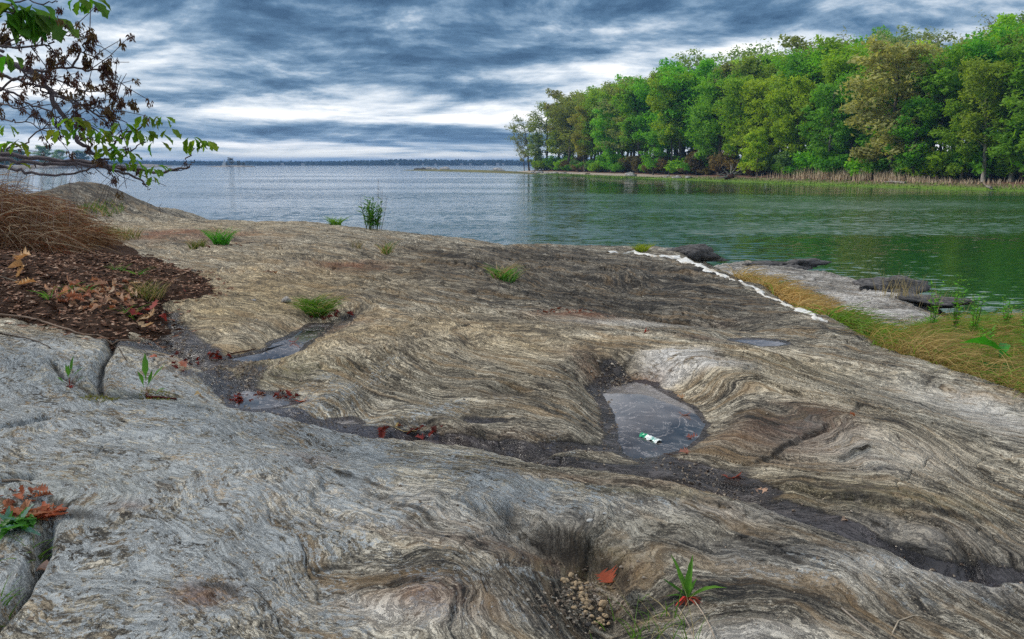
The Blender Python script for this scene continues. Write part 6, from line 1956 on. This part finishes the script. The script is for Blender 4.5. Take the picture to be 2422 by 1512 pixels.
bq['r'] = bough([(1105, 985), (1120, 965), (1152, 945)], 4.9, 4.9, .004, .002)[1]
bq['s'] = bough([(40, 890), (130, 850), (250, 770), (370, 720)], 5.2, 5.0, .006, .003)[1]
bq['t'] = bough([(430, 965), (500, 1010), (545, 1030), (572, 1022)], 5.1, 5.0, .004, .002)[1]
bq['u'] = bough([(-40, 560), (60, 480), (140, 440), (220, 430)], 5.3, 5.1, .008, .004)[1]
bq['v'] = bough([(-40, 45), (80, 15), (170, 5), (260, 20), (340, 10)], 4.6, 4.6, .006, .003, (.2, 0, 3.4))[1]
bq['w'] = bough([(120, 400), (200, 490), (300, 560), (420, 590), (560, 600), (660, 570)], 5.2, 5.0, .007, .002)[1]
bq['x'] = bough([(200, 440), (330, 470), (450, 520), (560, 545), (650, 540)], 5.2, 5.0, .006, .002)[1]
bq['y'] = bough([(300, 540), (420, 600), (540, 650), (640, 665), (690, 650)], 5.1, 5.0, .006, .002)[1]
bq['z'] = bough([(500, 625), (600, 640), (650, 610), (690, 570)], 5.0, 5.0, .005, .002)[1]
bq['aa'] = bough([(680, 700), (760, 740), (700, 800), (640, 850)], 5.0, 5.0, .003, .0015)[1]
bq['ab'] = bough([(0, 700), (100, 720), (200, 740), (300, 790), (400, 860)], 5.4, 5.1, .006, .002, (.03, 0, 1.6))[1]
bq['ac'] = bough([(480, 700), (600, 790), (640, 830), (700, 830)], 5.0, 4.9, .004, .002)[1]
# twigs
mt = 0
TIPS = []
for key in ('e', 'f', 'g', 'm', 'n', 'u', 'w', 'x', 'y', 'ab', 'j', 'a', 'b', 's', 'z', 'h'):
    Q = bq[key]
    for i in range(6, len(Q), 2):
        if R.random() < (.42 if key in 'ab' else .85):
            b0 = Q[i]; L = R.uniform(.10, .34)
            t_ = (Q[min(i + 1, len(Q) - 1)] - Q[i - 1]).normalized()
            dv = (t_ * R.uniform(.3, 1) + Vector((R.uniform(-.3, .5), R.gauss(0, .4), R.gauss(.1, .55)))).normalized()
            m1 = b0 + dv * L * .5 + Vector((0, 0, R.uniform(-.02, .03))); e = b0 + dv * L + Vector((0, 0, R.uniform(-.02, .05)))
            mbb = MB(); mbb.tube([b0, m1, e], [.0032, .0025, .0016], 5)
            link('twig', mbb.mesh('twig'), m_twig, tr_)
            TIPS.append((e, key)); TIPS.append((m1, key))
# tassels of flowers
def tassel(seed):
    rng = np.random.default_rng(seed); mbb = MB()
    for _ in range(34):
        d_ = rng.normal(size=3); d_ /= np.linalg.norm(d_); c_ = d_ * .020 * rng.random() ** .5 + np.array([0, 0, -.012 * rng.random()])
        e = c_ + np.array([rng.normal() * .008, rng.normal() * .008, -.012 - .010 * rng.random()])
        w_ = rng.uniform(.0022, .005); s_ = np.cross(e - c_, rng.normal(size=3)); s_ = s_ / np.linalg.norm(s_) * w_
        mbb.add([c_, (c_ + e) / 2 + s_, e, (c_ + e) / 2 - s_], [[0, 1, 2, 3]])
    return mbb.mesh('flower_tassel', False)


TS = [tassel(i) for i in range(4)]
for t_ in TS: t_.materials.append(m_flow)


def put_tassel(p, s=1.0):
    o = link('flower_tassel', R.choice(TS), None, tr_, p, pick([(.10, .05, .03), (.075, .035, .03), (.13, .085, .035)])); o.scale = (s, s, s * R.uniform(.9, 1.5)); o.rotation_euler = (R.uniform(-.4, .4), R.uniform(-.4, .4), R.uniform(0, 6.28))


cnt_t = 0
for e, key in TIPS:
    if key in ('a', 'b', 's', 'ab') and R.random() < .75: continue
    if cnt_t < 190:
        put_tassel(e, R.uniform(.65, 1.25)); cnt_t += 1
for (x, y, s, n_) in [(535, 210, 1.6, 4), (525, 260, 1.3, 3), (505, 340, 1.4, 3), (505, 375, 1.3, 3), (430, 285, 1.5, 4), (455, 260, 1, 2), (330, 305, 1.3, 2), (300, 340, 1.4, 3), (180, 330, 1.3, 2), (180, 350, 1.2, 2), (435, 190, 1.2, 2), (335, 170, 1.1, 2), (625, 395, 1.6, 4), (650, 380, 1.3, 3), (615, 420, 1.1, 2), (305, 375, 1.3, 2), (715, 605, 1.2, 3), (775, 610, 1.4, 3), (640, 660, 1.4, 3), (660, 685, 1.2, 2), (620, 505, 1.1, 2), (650, 540, 1.1, 2), (675, 575, 1.2, 3), (480, 740, 1, 2), (350, 40, 1, 2), (20, 210, 2, 4), (60, 160, 1.1, 1), (95, 140, 1.1, 1)]:
    for k in range(n_):
        if cnt_t < 290:
            put_tassel(Tp(x + R.uniform(-14, 14), y + R.uniform(-14, 14), 4.9) - TB, s * R.uniform(.7, 1)); cnt_t += 1
# leaves: three to five drooping leaflets each
BL = [.02, .10, .19, .235, .225, .17, .22, .10, .005]
BLM = [leaf_mesh('leaflet', .11, BL, .3, .35, .35, i, .3 * (i - 1)) for i in range(4)]
for q_ in BLM: q_.materials.append(m_bleaf)
nlf = 0


def leaf_fan(x, y, s, n_, col_=(.17, .31, .03), d_=4.85, spread=1.2):
    global nlf
    s *= .88; n_ = max(2, n_ - 1)
    c_ = Tp(x, y, d_) - TB
    for k in range(n_):
        az = (k / max(1, n_ - 1) - .5) * 2 * spread * 1.6 + R.uniform(-.3, .3)
        lf = link('leaf', R.choice(BLM), None, tr_, c_ + Vector((math.sin(az) * .02, R.uniform(-.03, .03), 0)), tuple(v * R.uniform(.75, 1.3) for v in col_))
        lf.rotation_euler = (R.uniform(-.6, .6), R.uniform(.25, 1.05), az - math.pi / 2 if False else R.uniform(-.5, .5) + (0 if math.sin(az) > 0 else math.pi)); lf.scale = (s * R.uniform(.75, 1.15),) * 3
        nlf += 1


for (x, y, s, n_) in [(860, 690, .75, 4), (890, 690, .8, 4), (955, 690, .7, 4), (975, 705, .6, 3), (1000, 765, .75, 4), (930, 785, .8, 4), (925, 840, .8, 3), (860, 775, .8, 4), (800, 780, .8, 5), (735, 735, .8, 5), (770, 755, .7, 3), (820, 800, .6, 3),
                      (1135, 815, .85, 5), (1160, 830, .8, 5), (1205, 830, .8, 4), (1245, 835, .7, 4), (1150, 855, .6, 3), (595, 770, .8, 5), (640, 800, .7, 4), (560, 760, .6, 3), (505, 760, .8, 4), (460, 780, .8, 4), (360, 770, .85, 5), (420, 700, .9, 5), (450, 710, .8, 4), (480, 715, .7, 3), (520, 725, .6, 3),
                      (610, 850, .75, 4), (640, 880, .75, 4), (690, 885, .7, 4), (740, 890, .8, 5), (755, 910, .6, 3), (600, 900, .5, 3), (720, 960, .7, 3), (820, 970, .7, 4), (790, 945, .6, 3), (880, 1000, .6, 4), (940, 980, .7, 4), (915, 1000, .5, 3), (900, 1045, .6, 5), (640, 910, .5, 3),
                      (60, 845, .8, 4), (100, 840, .9, 5), (40, 750, .6, 3), (30, 740, .7, 4), (90, 965, .6, 3), (350, 695, .6, 3), (560, 815, .5, 3)]:
    leaf_fan(x, y, s, n_)
for (x, y, s, n_) in [(10, 40, 1.7, 3), (30, 90, 1.6, 3), (90, 30, 1.6, 4), (130, 60, 1.5, 4), (170, 45, 1.5, 4), (200, 90, 1.5, 4), (250, 95, 1.5, 4), (290, 110, 1.4, 3), (220, 30, 1.2, 3), (150, 120, 1.2, 3), (20, 320, 1.3, 3), (50, 330, 1.1, 2), (10, 130, 1.5, 3), (450, 0, .8, 3), (490, 0, .8, 3), (540, 10, 1.0, 2), (560, 5, .9, 2), (200, 150, 1.0, 2), (0, 0, 1.6, 3)]:
    leaf_fan(x, y, s, n_, (.075, .20, .022), 4.6)
